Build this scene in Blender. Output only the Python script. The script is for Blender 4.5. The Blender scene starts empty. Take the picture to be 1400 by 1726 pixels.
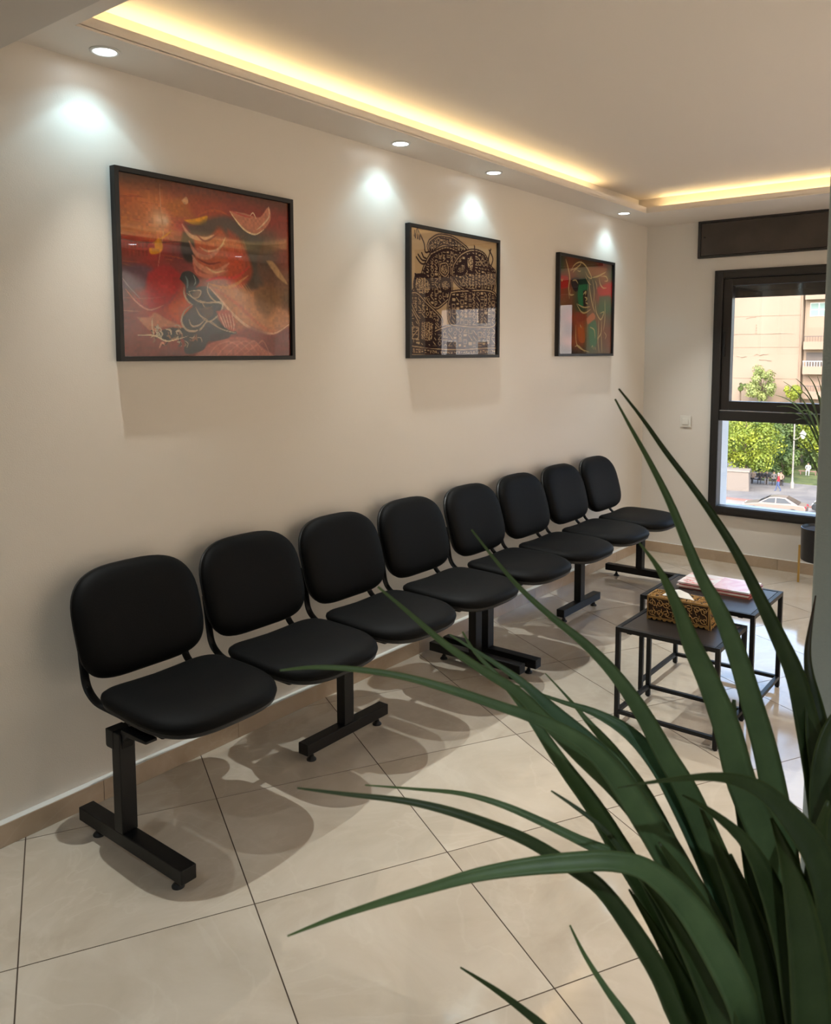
import bpy, bmesh, math, random
import numpy as np
from mathutils import Vector, Matrix

scn = bpy.context.scene
COL = scn.collection
R = math.radians

# ------------------------------------------------------------------ camera
cam_data = bpy.data.cameras.new('camera')
cam = bpy.data.objects.new('camera', cam_data)
COL.objects.link(cam)
CAM = Vector((2.593, 0.0, 1.58))
right = Vector((0.78555, 0.61879, -0.0020)); up = Vector((-0.05615, 0.07449, 0.99564)); fwd = Vector((-0.61624, 0.78202, -0.09326))
mw = Matrix((( right.x, up.x, -fwd.x, CAM.x), (right.y, up.y, -fwd.y, CAM.y), (right.z, up.z, -fwd.z, CAM.z), (0, 0, 0, 1)))
cam.matrix_world = mw
cam_data.sensor_fit = 'HORIZONTAL'
cam_data.sensor_width = 36.0
cam_data.lens = 1387.34 / 1400 * 36.0
cam_data.shift_x = 0.0
cam_data.shift_y = -(863.0 - 724.6) / 1400.0
cam_data.clip_start = 0.05
cam_data.clip_end = 600
cam_data.dof.use_dof = True
cam_data.dof.focus_distance = 3.2
cam_data.dof.aperture_fstop = 15.0
scn.camera = cam

# ------------------------------------------------------------------ world, sun, exposure
world = bpy.data.worlds.new('sky'); scn.world = world
world.use_nodes = True
wn = world.node_tree; wn.nodes.clear()
wo = wn.nodes.new('ShaderNodeOutputWorld'); bg = wn.nodes.new('ShaderNodeBackground')
sky = wn.nodes.new('ShaderNodeTexSky'); sky.sky_type = 'NISHITA'
sky.sun_disc = False; sky.sun_elevation = R(42); sky.sun_rotation = R(160)
sky.air_density = 1.0; sky.dust_density = 2.5
bg.inputs['Strength'].default_value = 0.9
wn.links.new(sky.outputs[0], bg.inputs[0]); wn.links.new(bg.outputs[0], wo.inputs[0])

def light(kind, name, loc, energy, color, rot=None, **kw):
    d = bpy.data.lights.new(name, kind); d.energy = energy; d.color = color
    for k, v in kw.items(): setattr(d, k, v)
    o = bpy.data.objects.new(name, d); COL.objects.link(o); o.location = loc
    if rot: o.rotation_euler = rot
    return o

sun = light('SUN', 'sun', (0, -20, 40), 1.9, (1.0, 0.90, 0.76), (R(50), 0, R(-28)), angle=R(0.5))
scn.view_settings.view_transform = 'Standard'
scn.view_settings.look = 'None'
scn.view_settings.exposure = 0.18
scn.view_settings.gamma = 1.0
scn.view_settings.use_curve_mapping = False

# ------------------------------------------------------------------ materials
def mat(name, color=(.8, .8, .8), rough=.5, metal=0.0, **kw):
    m = bpy.data.materials.new(name); m.use_nodes = True
    b = m.node_tree.nodes['Principled BSDF']
    b.inputs['Base Color'].default_value = (*color, 1)
    b.inputs['Roughness'].default_value = rough
    b.inputs['Metallic'].default_value = metal
    for k, v in kw.items():
        if k == 'bump': continue
        b.inputs[k].default_value = v
    if 'bump' in kw:
        sc, st, det = kw['bump']
        add_bump(m, sc, st, det)
    return m

def N(m, t, **kw):
    n = m.node_tree.nodes.new(t)
    for k, v in kw.items():
        if k in n.inputs: n.inputs[k].default_value = v
        else: setattr(n, k, v)
    return n

def L(m, a, b): m.node_tree.links.new(a, b)

def BS(m): return m.node_tree.nodes['Principled BSDF']

def add_bump(m, scale, strength, detail=4, dist=.002, coord='Object'):
    tc = N(m, 'ShaderNodeTexCoord'); n = N(m, 'ShaderNodeTexNoise')
    n.inputs['Scale'].default_value = scale; n.inputs['Detail'].default_value = detail
    b = N(m, 'ShaderNodeBump'); b.inputs['Strength'].default_value = strength; b.inputs['Distance'].default_value = dist
    L(m, tc.outputs[coord], n.inputs['Vector']); L(m, n.outputs[0], b.inputs['Height']); L(m, b.outputs[0], BS(m).inputs['Normal'])

def noise_color(m, c1, c2, scale=3, detail=5, lo=.35, hi=.65, coord='Object', dist=0.0, extra=None):
    tc = N(m, 'ShaderNodeTexCoord'); n = N(m, 'ShaderNodeTexNoise')
    n.inputs['Scale'].default_value = scale; n.inputs['Detail'].default_value = detail; n.inputs['Distortion'].default_value = dist
    r = N(m, 'ShaderNodeValToRGB')
    r.color_ramp.elements[0].position = lo; r.color_ramp.elements[0].color = (*c1, 1)
    r.color_ramp.elements[1].position = hi; r.color_ramp.elements[1].color = (*c2, 1)
    L(m, tc.outputs[coord], n.inputs['Vector']); L(m, n.outputs[0], r.inputs[0]); L(m, r.outputs[0], BS(m).inputs['Base Color'])
    return r

def emit(name, color, strength):
    m = bpy.data.materials.new(name); m.use_nodes = True
    nt = m.node_tree; nt.nodes.clear()
    e = nt.nodes.new('ShaderNodeEmission'); o = nt.nodes.new('ShaderNodeOutputMaterial')
    e.inputs[0].default_value = (*color, 1); e.inputs[1].default_value = strength
    nt.links.new(e.outputs[0], o.inputs[0]); return m

def glass(name, tint=(1, 1, 1), rough=0.0, ior=1.5, gain=1.7):   # gain: the pane's second face
    m = bpy.data.materials.new(name); m.use_nodes = True
    nt = m.node_tree; nt.nodes.clear()
    o = nt.nodes.new('ShaderNodeOutputMaterial'); mx = nt.nodes.new('ShaderNodeMixShader')
    t = nt.nodes.new('ShaderNodeBsdfTransparent'); g = nt.nodes.new('ShaderNodeBsdfGlossy'); f = nt.nodes.new('ShaderNodeFresnel')
    t.inputs[0].default_value = (*tint, 1); g.inputs['Roughness'].default_value = rough; f.inputs['IOR'].default_value = ior
    gm = nt.nodes.new('ShaderNodeNewGeometry'); iv = nt.nodes.new('ShaderNodeMath'); iv.operation = 'SUBTRACT'; iv.inputs[0].default_value = 1.0
    mu = nt.nodes.new('ShaderNodeMath'); mu.operation = 'MULTIPLY'; k2 = nt.nodes.new('ShaderNodeMath'); k2.operation = 'MULTIPLY'; k2.inputs[1].default_value = gain; k2.use_clamp = True
    nt.links.new(gm.outputs['Backfacing'], iv.inputs[1]); nt.links.new(iv.outputs[0], mu.inputs[0]); nt.links.new(f.outputs[0], k2.inputs[0]); nt.links.new(k2.outputs[0], mu.inputs[1]); nt.links.new(mu.outputs[0], mx.inputs[0]); nt.links.new(t.outputs[0], mx.inputs[1]); nt.links.new(g.outputs[0], mx.inputs[2]); nt.links.new(mx.outputs[0], o.inputs[0])
    return m

M = {}
def wallpaint(name, c, rough=.38, b=.25):
    m = mat(name, c, rough)
    tc = N(m, 'ShaderNodeTexCoord')
    n1 = N(m, 'ShaderNodeTexNoise'); n1.inputs['Scale'].default_value = 240; n1.inputs['Detail'].default_value = 3
    n2 = N(m, 'ShaderNodeTexNoise'); n2.inputs['Scale'].default_value = 7; n2.inputs['Detail'].default_value = 3
    ad = N(m, 'ShaderNodeMath', operation='MULTIPLY_ADD'); ad.inputs[1].default_value = 3.0
    L(m, tc.outputs['Object'], n1.inputs['Vector']); L(m, tc.outputs['Object'], n2.inputs['Vector'])
    L(m, n2.outputs[0], ad.inputs[0]); L(m, n1.outputs[0], ad.inputs[2])
    bp = N(m, 'ShaderNodeBump'); bp.inputs['Strength'].default_value = b; bp.inputs['Distance'].default_value = .0016
    L(m, ad.outputs[0], bp.inputs['Height']); L(m, bp.outputs[0], BS(m).inputs['Normal'])
    return m
M['wall'] = wallpaint('wall_paint', (.76, .69, .605))
M['wall_cool'] = wallpaint('partition_paint', (.60, .66, .63), .6, .9)
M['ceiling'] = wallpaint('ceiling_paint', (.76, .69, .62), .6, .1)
M['wall_far'] = wallpaint('wall_paint_back', (.72, .67, .61), .45)

def tile_mat(name, c1, c2, vein, rough):
    m = mat(name, c1, rough)
    b = BS(m)
    tc = N(m, 'ShaderNodeTexCoord'); oi = N(m, 'ShaderNodeObjectInfo')
    mul = N(m, 'ShaderNodeMath', operation='MULTIPLY'); mul.inputs[1].default_value = 37.0
    L(m, oi.outputs['Random'], mul.inputs[0])
    va = N(m, 'ShaderNodeVectorMath', operation='ADD'); L(m, tc.outputs['Object'], va.inputs[0]); L(m, mul.outputs[0], va.inputs[1])
    n = N(m, 'ShaderNodeTexNoise'); n.inputs['Scale'].default_value = 2.2; n.inputs['Detail'].default_value = 8; n.inputs['Distortion'].default_value = 1.2; n.inputs['Roughness'].default_value = .6
    L(m, va.outputs[0], n.inputs['Vector'])
    r = N(m, 'ShaderNodeValToRGB'); r.color_ramp.elements[0].position = .3; r.color_ramp.elements[0].color = (*c1, 1)
    r.color_ramp.elements[1].position = .7; r.color_ramp.elements[1].color = (*c2, 1)
    L(m, n.outputs[0], r.inputs[0])
    n2 = N(m, 'ShaderNodeTexNoise'); n2.inputs['Scale'].default_value = 1.7; n2.inputs['Detail'].default_value = 6; n2.inputs['Distortion'].default_value = 2.2
    L(m, va.outputs[0], n2.inputs['Vector'])
    r2 = N(m, 'ShaderNodeValToRGB'); e = r2.color_ramp.elements
    e[0].position = .475; e[0].color = (0, 0, 0, 1); e[1].position = .5; e[1].color = (.13, .13, .13, 1)
    e2 = e.new(.525); e2.color = (0, 0, 0, 1)
    L(m, n2.outputs[0], r2.inputs[0])
    mx = N(m, 'ShaderNodeMixRGB'); mx.inputs[2].default_value = (*vein, 1)
    L(m, r2.outputs[0], mx.inputs[0]); L(m, r.outputs[0], mx.inputs[1])
    v = N(m, 'ShaderNodeMapRange'); v.inputs['To Min'].default_value = .93; v.inputs['To Max'].default_value = 1.05
    L(m, oi.outputs['Random'], v.inputs[0])
    hs = N(m, 'ShaderNodeHueSaturation'); L(m, v.outputs[0], hs.inputs['Value']); L(m, mx.outputs[0], hs.inputs['Color'])
    L(m, hs.outputs[0], b.inputs['Base Color'])
    n3 = N(m, 'ShaderNodeTexNoise'); n3.inputs['Scale'].default_value = 26; n3.inputs['Detail'].default_value = 2
    L(m, va.outputs[0], n3.inputs['Vector'])
    bp = N(m, 'ShaderNodeBump'); bp.inputs['Strength'].default_value = .02; bp.inputs['Distance'].default_value = .001
    L(m, n3.outputs[0], bp.inputs['Height']); L(m, bp.outputs[0], b.inputs['Normal'])
    b.inputs['IOR'].default_value = 1.75
    return m
M['tile'] = tile_mat('porcelain_tile', (.475, .40, .31), (.60, .525, .43), (.72, .66, .56), .07)
M['skirt'] = tile_mat('skirting_tile', (.42, .31, .21), (.52, .40, .29), (.62, .53, .42), .22)
M['ledge'] = mat('skirting_ledge_gloss', (.72, .70, .66), .3)
M['grout'] = mat('grout', (.07, .045, .03), .9)
M['fabric'] = mat('black_vinyl', (.0035, .0032, .0030), .6, bump=(420, .18, 3))
M['fabric'].node_tree.nodes['Principled BSDF'].inputs['Specular IOR Level'].default_value = .10
M['plastic'] = mat('black_plastic', (.005, .005, .005), .5, bump=(500, .2, 2))
M['steel'] = mat('black_powder_coat', (.004, .004, .0042), .42, bump=(700, .1, 2)); M['steel'].node_tree.nodes['Principled BSDF'].inputs['Specular IOR Level'].default_value = .3
M['foot'] = mat('rubber_black', (.006, .006, .006), .6)
M['winframe'] = mat('anthracite_frame', (.020, .0175, .016), .42, bump=(300, .05, 2))
M['sash'] = mat('dark_brown_sash', (.020, .016, .014), .38)
M['box_dark'] = mat('dark_brown_panel', (.055, .042, .034), .55)
_r = noise_color(M['box_dark'], (.045, .034, .027), (.066, .050, .040), 6, 4)
M['glass'] = glass('window_glass', (.97, .98, .97), 0.0, 1.5)
M['pglass'] = glass('picture_glass', (1, 1, 1), 0.004, 1.5)
M['pframe'] = mat('black_frame_wood', (.006, .0045, .004), .5)
M['switch'] = mat('white_switch_plastic', (.74, .71, .65), .35)
M['ring'] = mat('white_metal_ring', (.75, .74, .72), .35)
M['lamp'] = emit('spot_diffuser', (.86, .96, 1.0), 14.0)
M['led'] = emit('led_strip', (1.0, .80, .42), 4.0)
M['table'] = mat('dark_wood_table_top', (.020, .0150, .0125), .38, bump=(60, .06, 4))
M['gold'] = mat('brass_leg', (.62, .40, .13), .28, 1.0)
M['planter'] = mat('black_planter', (.010, .010, .011), .35)
M['soil'] = mat('potting_soil', (.03, .02, .014), .95, bump=(60, 1, 4))
M['tissue'] = mat('white_tissue', (.82, .80, .76), .9)
M['boxwood'] = mat('gilt_wood_fret', (.36, .20, .06), .42, .3, bump=(300, .2, 3))
M['boxinner'] = mat('dark_box_inside', (.05, .022, .008), .6)

def leaf_mat(name, c1, c2, tipc=None):
    m = mat(name, c1, .42)
    b = BS(m); b.inputs['Subsurface Weight'].default_value = 0.0
    tc = N(m, 'ShaderNodeTexCoord')
    at = N(m, 'ShaderNodeAttribute'); at.attribute_name = 'along'
    n = N(m, 'ShaderNodeTexNoise'); n.inputs['Scale'].default_value = 22; n.inputs['Detail'].default_value = 4
    L(m, tc.outputs['Object'], n.inputs['Vector'])
    r = N(m, 'ShaderNodeValToRGB'); r.color_ramp.elements[0].position = .3; r.color_ramp.elements[0].color = (*c1, 1)
    r.color_ramp.elements[1].position = .72; r.color_ramp.elements[1].color = (*c2, 1)
    L(m, n.outputs[0], r.inputs[0])
    last = r.outputs[0]
    if tipc:
        r3 = N(m, 'ShaderNodeValToRGB'); r3.color_ramp.elements[0].position = .0; r3.color_ramp.elements[0].color = (1, 1, 1, 1)
        r3.color_ramp.elements[1].position = .35; r3.color_ramp.elements[1].color = (0, 0, 0, 1)
        L(m, at.outputs['Fac'], r3.inputs[0])
        mx = N(m, 'ShaderNodeMixRGB'); mx.inputs[2].default_value = (*tipc, 1)
        L(m, r3.outputs[0], mx.inputs[0]); L(m, last, mx.inputs[1]); last = mx.outputs[0]
    # pale thin margin
    ed = N(m, 'ShaderNodeAttribute'); ed.attribute_name = 'edge'
    r4 = N(m, 'ShaderNodeValToRGB'); r4.color_ramp.elements[0].position = .80; r4.color_ramp.elements[0].color = (0, 0, 0, 1)
    r4.color_ramp.elements[1].position = 1.0; r4.color_ramp.elements[1].color = (.6, .6, .6, 1)
    L(m, ed.outputs['Fac'], r4.inputs[0])
    mx2 = N(m, 'ShaderNodeMixRGB'); mx2.inputs[2].default_value = (.22, .28, .09, 1)
    L(m, r4.outputs[0], mx2.inputs[0]); L(m, last, mx2.inputs[1])
    L(m, mx2.outputs[0], b.inputs['Base Color'])
    w = N(m, 'ShaderNodeTexNoise'); w.inputs['Scale'].default_value = 300; L(m, tc.outputs['Object'], w.inputs['Vector'])
    bp = N(m, 'ShaderNodeBump'); bp.inputs['Strength'].default_value = .25; bp.inputs['Distance'].default_value = .0006
    L(m, w.outputs[0], bp.inputs['Height']); L(m, bp.outputs[0], b.inputs['Normal'])
    return m
M['leaf0'] = leaf_mat('leaf_deep_green', (.050, .082, .030), (.080, .125, .044), (.06, .09, .02))
M['leaf1'] = leaf_mat('leaf_green', (.125, .210, .090), (.185, .295, .125), (.12, .19, .05))
M['leaf2'] = leaf_mat('leaf_blue_green', (.090, .185, .105), (.14, .26, .14), (.12, .20, .06))
M['leaf3'] = leaf_mat('leaf_bright_green', (.09, .24, .05), (.12, .30, .06), (.16, .28, .06))
M['leaf4'] = leaf_mat('leaf_brown_tip', (.028, .050, .014), (.040, .070, .018), (.10, .035, .02))

# ------------------------------------------------------------------ builders
def tag(o, label=None, cat=None, group=None, kind=None):
    if label: o['label'] = label
    if cat: o['category'] = cat
    if group: o['group'] = group
    if kind: o['kind'] = kind
    return o

def empty(name, loc=(0, 0, 0), rz=0, **kw):
    o = bpy.data.objects.new(name, None); COL.objects.link(o); o.location = loc; o.rotation_euler = (0, 0, rz)
    o.empty_display_size = .05
    return tag(o, **kw)

def obj(name, bm, m, parent=None, smooth=False, loc=None, bevel=0, seg=2, angle=None):
    me = bpy.data.meshes.new(name)
    bmesh.ops.recalc_face_normals(bm, faces=bm.faces)
    bm.to_mesh(me); bm.free()
    ms = m if isinstance(m, (list, tuple)) else [m]
    for x in ms: me.materials.append(x)
    if smooth:
        for p in me.polygons: p.use_smooth = True
        if angle is not None:
            me.set_sharp_from_angle(angle=R(angle))
    o = bpy.data.objects.new(name, me); COL.objects.link(o)
    if parent is not None: o.parent = parent
    if loc is not None: o.location = loc
    if bevel:
        b = o.modifiers.new('bevel', 'BEVEL'); b.width = bevel; b.segments = seg; b.limit_method = 'ANGLE'
    return o

def box(bm, x0, x1, y0, y1, z0, z1, mi=0):
    vs = [bm.verts.new(p) for p in ((x0, y0, z0), (x1, y0, z0), (x1, y1, z0), (x0, y1, z0), (x0, y0, z1), (x1, y0, z1), (x1, y1, z1), (x0, y1, z1))]
    for f in ((0, 3, 2, 1), (4, 5, 6, 7), (0, 1, 5, 4), (1, 2, 6, 5), (2, 3, 7, 6), (3, 0, 4, 7)):
        fc = bm.faces.new([vs[i] for i in f]); fc.material_index = mi
    return vs

def boxo(name, b, m, parent=None, bevel=0, **kw):
    bm = bmesh.new(); box(bm, *b); return obj(name, bm, m, parent, bevel=bevel, **kw)

def prism(bm, pts, axis, a, b, mi=0):
    """extrude a 2-D outline along an axis from a to b"""
    def P(p, t):
        if axis == 'x': return (t, p[0], p[1])
        if axis == 'y': return (p[0], t, p[1])
        return (p[0], p[1], t)
    A = [bm.verts.new(P(p, a)) for p in pts]; B = [bm.verts.new(P(p, b)) for p in pts]
    n = len(pts)
    for f in (A, B[::-1]):
        fc = bm.faces.new(f); fc.material_index = mi
    for i in range(n):
        fc = bm.faces.new((A[i], B[i], B[(i + 1) % n], A[(i + 1) % n])); fc.material_index = mi

def lathe(bm, prof, c=(0, 0, 0), n=20, mi=0):
    rings = []
    for r, z in prof:
        rings.append([bm.verts.new((c[0] + r * math.cos(2 * math.pi * k / n), c[1] + r * math.sin(2 * math.pi * k / n), c[2] + z)) for k in range(n)])
    for a, b in zip(rings[:-1], rings[1:]):
        for k in range(n):
            f = bm.faces.new((a[k], a[(k + 1) % n], b[(k + 1) % n], b[k])); f.material_index = mi
    for r in (rings[0], rings[-1]):
        f = bm.faces.new(r); f.material_index = mi

def tube(bm, pts, rad, n=8, flat=None, mi=0, cap=True):
    """sweep a round (or flattened) section along points"""
    pts = [Vector(p) for p in pts]; rings = []
    ref = Vector((0, 0, 1))
    for i, p in enumerate(pts):
        t = (pts[min(i + 1, len(pts) - 1)] - pts[max(i - 1, 0)]).normalized()
        if flat is not None: s = Vector(flat)
        else:
            s = t.cross(ref)
            if s.length < .05: s = t.cross(Vector((1, 0, 0)))
        s = (s - t * s.dot(t)).normalized(); u = t.cross(s).normalized()
        r = rad[i] if isinstance(rad, (list, tuple)) and not isinstance(rad[0], (list, tuple)) and len(rad) == len(pts) else rad
        ra, rb = (r if isinstance(r, tuple) else (r, r))
        rings.append([bm.verts.new(p + s * ra * math.cos(2 * math.pi * k / n) + u * rb * math.sin(2 * math.pi * k / n)) for k in range(n)])
    for a, b in zip(rings[:-1], rings[1:]):
        for k in range(n):
            f = bm.faces.new((a[k], a[(k + 1) % n], b[(k + 1) % n], b[k])); f.material_index = mi
    if cap:
        for r in (rings[0], rings[-1]):
            f = bm.faces.new(r); f.material_index = mi

def smoothpath(pts, k=4):
    P = [np.array(p, float) for p in pts]; out = []
    for i in range(len(P) - 1):
        p0 = P[max(i - 1, 0)]; p1 = P[i]; p2 = P[i + 1]; p3 = P[min(i + 2, len(P) - 1)]
        for j in range(k):
            t = j / k
            out.append(.5 * ((2 * p1) + (-p0 + p2) * t + (2 * p0 - 5 * p1 + 4 * p2 - p3) * t * t + (-p0 + 3 * p1 - 3 * p2 + p3) * t ** 3))
    out.append(P[-1]); return [tuple(q) for q in out]

def copytree(o, parent=None):
    c = o.copy(); COL.objects.link(c); c.parent = parent
    for ch in o.children: copytree(ch, c)
    return c

# ------------------------------------------------------------------ setting
WX = -.03      # wall_left plane
WY = 6.255     # wall_back plane
RX = 4.3; Y0 = -2.6; ZC = 2.55; ZN = 2.45; ZU = 2.665

floor = boxo('floor', (WX - .2, RX, Y0, WY + .2, -.2, -.0011), M['grout'])
tag(floor, kind='structure')
# porcelain tiles, laid at an angle to the walls
def clip(poly, rect):
    x0, x1, y0, y1 = rect
    for ax, lim, sg in ((0, x0, 1), (0, x1, -1), (1, y0, 1), (1, y1, -1)):
        out = []
        for i in range(len(poly)):
            a, b = poly[i], poly[(i + 1) % len(poly)]
            da, db = (a[ax] - lim) * sg, (b[ax] - lim) * sg
            if da >= 0: out.append(a)
            if da * db < 0:
                t = da / (da - db); out.append((a[0] + (b[0] - a[0]) * t, a[1] + (b[1] - a[1]) * t))
        poly = out
        if len(poly) < 3: return []
    return poly
TO = (.30245, 1.75715); TU = (.29121, .54196); TS = .61524
ua = math.atan2(TU[1], TU[0]); g = .0019 / TS
rect = (WX, RX, Y0, WY)
rnd = random.Random(3)
for i in range(-12, 16):
    for j in range(-10, 14):
        def W(a, b): return (TO[0] + a * TU[0] + b * TU[1], TO[1] + a * TU[1] - b * TU[0])
        q = [W(i + g, j + g), W(i + 1 - g, j + g), W(i + 1 - g, j + 1 - g), W(i + g, j + 1 - g)]
        q = clip(q, rect)
        if len(q) < 3: continue
        c = W(i + .5, j + .5)
        ca, sa = math.cos(-ua), math.sin(-ua)
        loc = [((x - c[0]) * ca - (y - c[1]) * sa, (x - c[0]) * sa + (y - c[1]) * ca) for x, y in q]
        area = abs(sum(loc[k][0] * loc[(k + 1) % len(loc)][1] - loc[(k + 1) % len(loc)][0] * loc[k][1] for k in range(len(loc)))) / 2
        if area < .0004: continue
        bm = bmesh.new(); prism(bm, loc, 'z', -.0090, 0)
        o = obj('tile', bm, M['tile'], floor, loc=(c[0], c[1], 0))
        o.rotation_euler = (0, 0, ua)

wl = boxo('wall_left', (WX - .2, WX, Y0, WY, -.1, 2.9), M['wall']); tag(wl, kind='structure')
wr = boxo('wall_right', (RX, RX + .2, Y0, WY + .2, -.1, 2.9), M['wall']); tag(wr, kind='structure')
wf = boxo('wall_front', (WX - .2, RX + .2, Y0 - .2, Y0, -.1, 2.9), M['wall_far']); tag(wf, kind='structure')
# back wall with the window opening
WX0, WX1, WZ0, WZ1 = .525, 2.16, .372, 2.165
bm = bmesh.new()
box(bm, WX - .2, WX0, WY, WY + .2, -.1, 2.9); box(bm, WX1, RX + .2, WY, WY + .2, -.1, 2.9)
box(bm, WX0, WX1, WY, WY + .2, -.1, WZ0); box(bm, WX0, WX1, WY, WY + .2, WZ1, 2.9)
wb = obj('wall_back', bm, M['wall_far']); tag(wb, kind='structure')
bm = bmesh.new(); box(bm, 2.290, RX, 1.42, 1.62, 0, ZC)
wp = obj('wall_partition', bm, M['wall_cool'], bevel=.004); tag(wp, kind='structure')

def ring(bm, o, i, z0, z1):
    ox0, ox1, oy0, oy1 = o; ix0, ix1, iy0, iy1 = i
    O = [(ox0, oy0), (ox1, oy0), (ox1, oy1), (ox0, oy1)]; I = [(ix0, iy0), (ix1, iy0), (ix1, iy1), (ix0, iy1)]
    v = {}
    for nm, P in (('O', O), ('I', I)):
        for z in (0, 1): v[nm, z] = [bm.verts.new((x, y, (z0, z1)[z])) for x, y in P]
    for k in range(4):
        n = (k + 1) % 4
        bm.faces.new((v['O', 0][k], v['O', 0][n], v['I', 0][n], v['I', 0][k])); bm.faces.new((v['O', 1][k], v['I', 1][k], v['I', 1][n], v['O', 1][n]))
        bm.faces.new((v['O', 0][k], v['O', 1][k], v['O', 1][n], v['O', 0][n])); bm.faces.new((v['I', 0][k], v['I', 0][n], v['I', 1][n], v['I', 1][k]))
ceil = boxo('ceiling', (WX, RX, 1.19, WY, ZU, ZU + .2), M['ceiling']); tag(ceil, kind='structure')
IN = (.225, 3.75, 1.375, 5.62); EX = (.125, 3.85, 1.275, 5.72)
bm = bmesh.new(); ring(bm, (WX, RX, 1.19, WY), EX, ZC, ZU + .01); obj('ceiling_soffit', bm, M['ceiling'], ceil)
bm = bmesh.new(); ring(bm, EX, IN, ZC, ZC + .010); obj('cove_trough', bm, M['ceiling'], ceil)
bm = bmesh.new(); ring(bm, (.213, 3.762, 1.363, 5.632), IN, ZC + .008, ZC + .040); obj('cove_lip', bm, M['ceiling'], ceil)
c2 = boxo('ceiling_near', (WX, RX, Y0, 1.19, ZN, ZU + .2), wallpaint('ceiling_paint_shaded', (.60, .545, .49), .6, .1)); tag(c2, kind='structure')  # ceiling paint darkened for this part, its shade put into the colour

# skirting boards cut from tile, the gloss on their top painted in as a pale ledge
bl = empty('baseboard_left'); tag(bl, kind='structure')
ys = [Y0] + [1.504 + .6055 * k for k in range(-6, 8)] + [6.235]
ys = sorted(y for y in ys if Y0 <= y <= 6.235)
for a, b in zip(ys[:-1], ys[1:]):
    boxo('skirting_tile', (WX, 0, a + .0008, b - .0008, 0, .075), M['skirt'], bl, bevel=.0012)
boxo('ledge', (WX + .0005, -.0015, Y0, 6.235, .0752, .0765), M['ledge'], bl)
bb = empty('baseboard_back'); tag(bb, kind='structure')
xs = [0.0005] + [.42 + .6055 * k for k in range(0, 7)] + [RX]
for a, b in zip(xs[:-1], xs[1:]):
    if b > a: boxo('skirting_tile', (a + .0008, b - .0008, 6.235, WY, 0, .080), M['skirt'], bb, bevel=.0012)
boxo('ledge', (.0005, RX, 6.2365, WY - .0005, .0802, .0815), M['ledge'], bb)

# window: outer frame, opening upper sash, fixed lower light
win = empty('window_1', (0, 0, 0)); tag(win, kind='structure')
F = M['winframe']
YF = 6.225   # room face of the frame
X0, X1, Z0, Z1 = .512, 2.172, .359, 2.180
boxo('frame_stile', (X0, .575, YF, 6.315, Z0, Z1), F, win, .003); boxo('frame_stile', (2.10, X1, YF, 6.315, Z0, Z1), F, win, .003)
boxo('frame_rail', (.575, 2.10, YF, 6.315, Z0, .426), F, win, .003); boxo('frame_rail', (.575, 2.10, YF, 6.315, 2.118, Z1), F, win, .003)
boxo('middle_rail', (.575, 2.10, YF, 6.315, 1.072, 1.146), F, win, .003)
boxo('frame_lip', (X0 + .022, .5745, YF - .008, YF + .001, Z0 + .02, Z1 - .02), F, win, .002)
boxo('frame_lip', (.575, 2.10, YF - .008, YF + .001, 2.124, Z1 - .02), F, win, .002)
boxo('frame_lip', (.575, 2.10, YF - .008, YF + .001, Z0 + .02, .420), F, win, .002)
S = M['sash']
boxo('sash_stile', (.577, .641, YF + .012, 6.305, 1.150, 2.116), S, win, .003); boxo('sash_stile', (2.036, 2.098, YF + .012, 6.305, 1.150, 2.116), S, win, .003)
boxo('sash_rail', (.641, 2.036, YF + .012, 6.305, 1.150, 1.219), S, win, .003); boxo('sash_rail', (.641, 2.036, YF + .012, 6.305, 2.066, 2.116), S, win, .003)
boxo('painted_glint', (.577, 2.098, YF + .001, YF + .011, 1.1462, 1.1496), mat('glint_paint', (.6, .58, .55), .25, .8), win)  # glint along the sash joint, put in as a bright strip
boxo('hinge', (.586, .602, YF + .002, YF + .0125, 1.55, 1.73), M['foot'], win, .002)
boxo('hinge_knuckle', (.588, .600, YF - .006, YF + .0125, 1.60, 1.625), M['foot'], win, .002)
boxo('hinge_knuckle', (.588, .600, YF - .006, YF + .0125, 1.655, 1.68), M['foot'], win, .002)
boxo('pane', (.639, 2.038, 6.268, 6.274, 1.217, 2.068), M['glass'], win)
boxo('pane', (.573, 2.102, 6.268, 6.274, .424, 1.074), M['glass'], win)
M['reveal'] = mat('outer_reveal_white', (.80, .76, .72), .6)
boxo('outer_reveal', (.526, .572, 6.316, 6.47, WZ0, WZ1 - .1), M['reveal'], win)
boxo('outer_sill', (.526, 2.159, 6.316, 6.52, WZ0 + .0005, WZ0 + .03), M['reveal'], win)
# rolled-down end of the outside shutter in the head of the window
for k in range(4):
    boxo('shutter_slat', (.575, 2.155, 6.40 - .002 * (k % 2), 6.412, 1.985 + k * .046, 2.0315 + k * .046), M['box_dark'], win, .004)

# shutter casing above the window
sb = empty('shutter_casing', (0, 0, 0)); tag(sb, 'long dark brown shutter box panel fixed to the back wall above the window', 'shutter box')
boxo('box_panel', (.400, 2.30, 6.235, WY + .001, 2.296, ZC - .018), M['box_dark'], sb)
boxo('box_frame', (.378, .400, 6.225, WY + .001, 2.278, ZC - .0005), M['winframe'], sb, .002)
boxo('box_frame', (.400, 2.30, 6.225, WY + .001, 2.278, 2.292), M['winframe'], sb, .002)
boxo('box_frame', (.400, 2.30, 6.225, WY + .001, ZC - .016, ZC - .0005), M['winframe'], sb, .002)
bm = bmesh.new(); lathe(bm, [(.006, 0), (.006, .004), (.003, .006)], n=12)
o = obj('screw', bm, M['foot'], sb, loc=(.425, 6.235, 2.430)); o.rotation_euler = (R(90), 0, 0)

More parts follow.
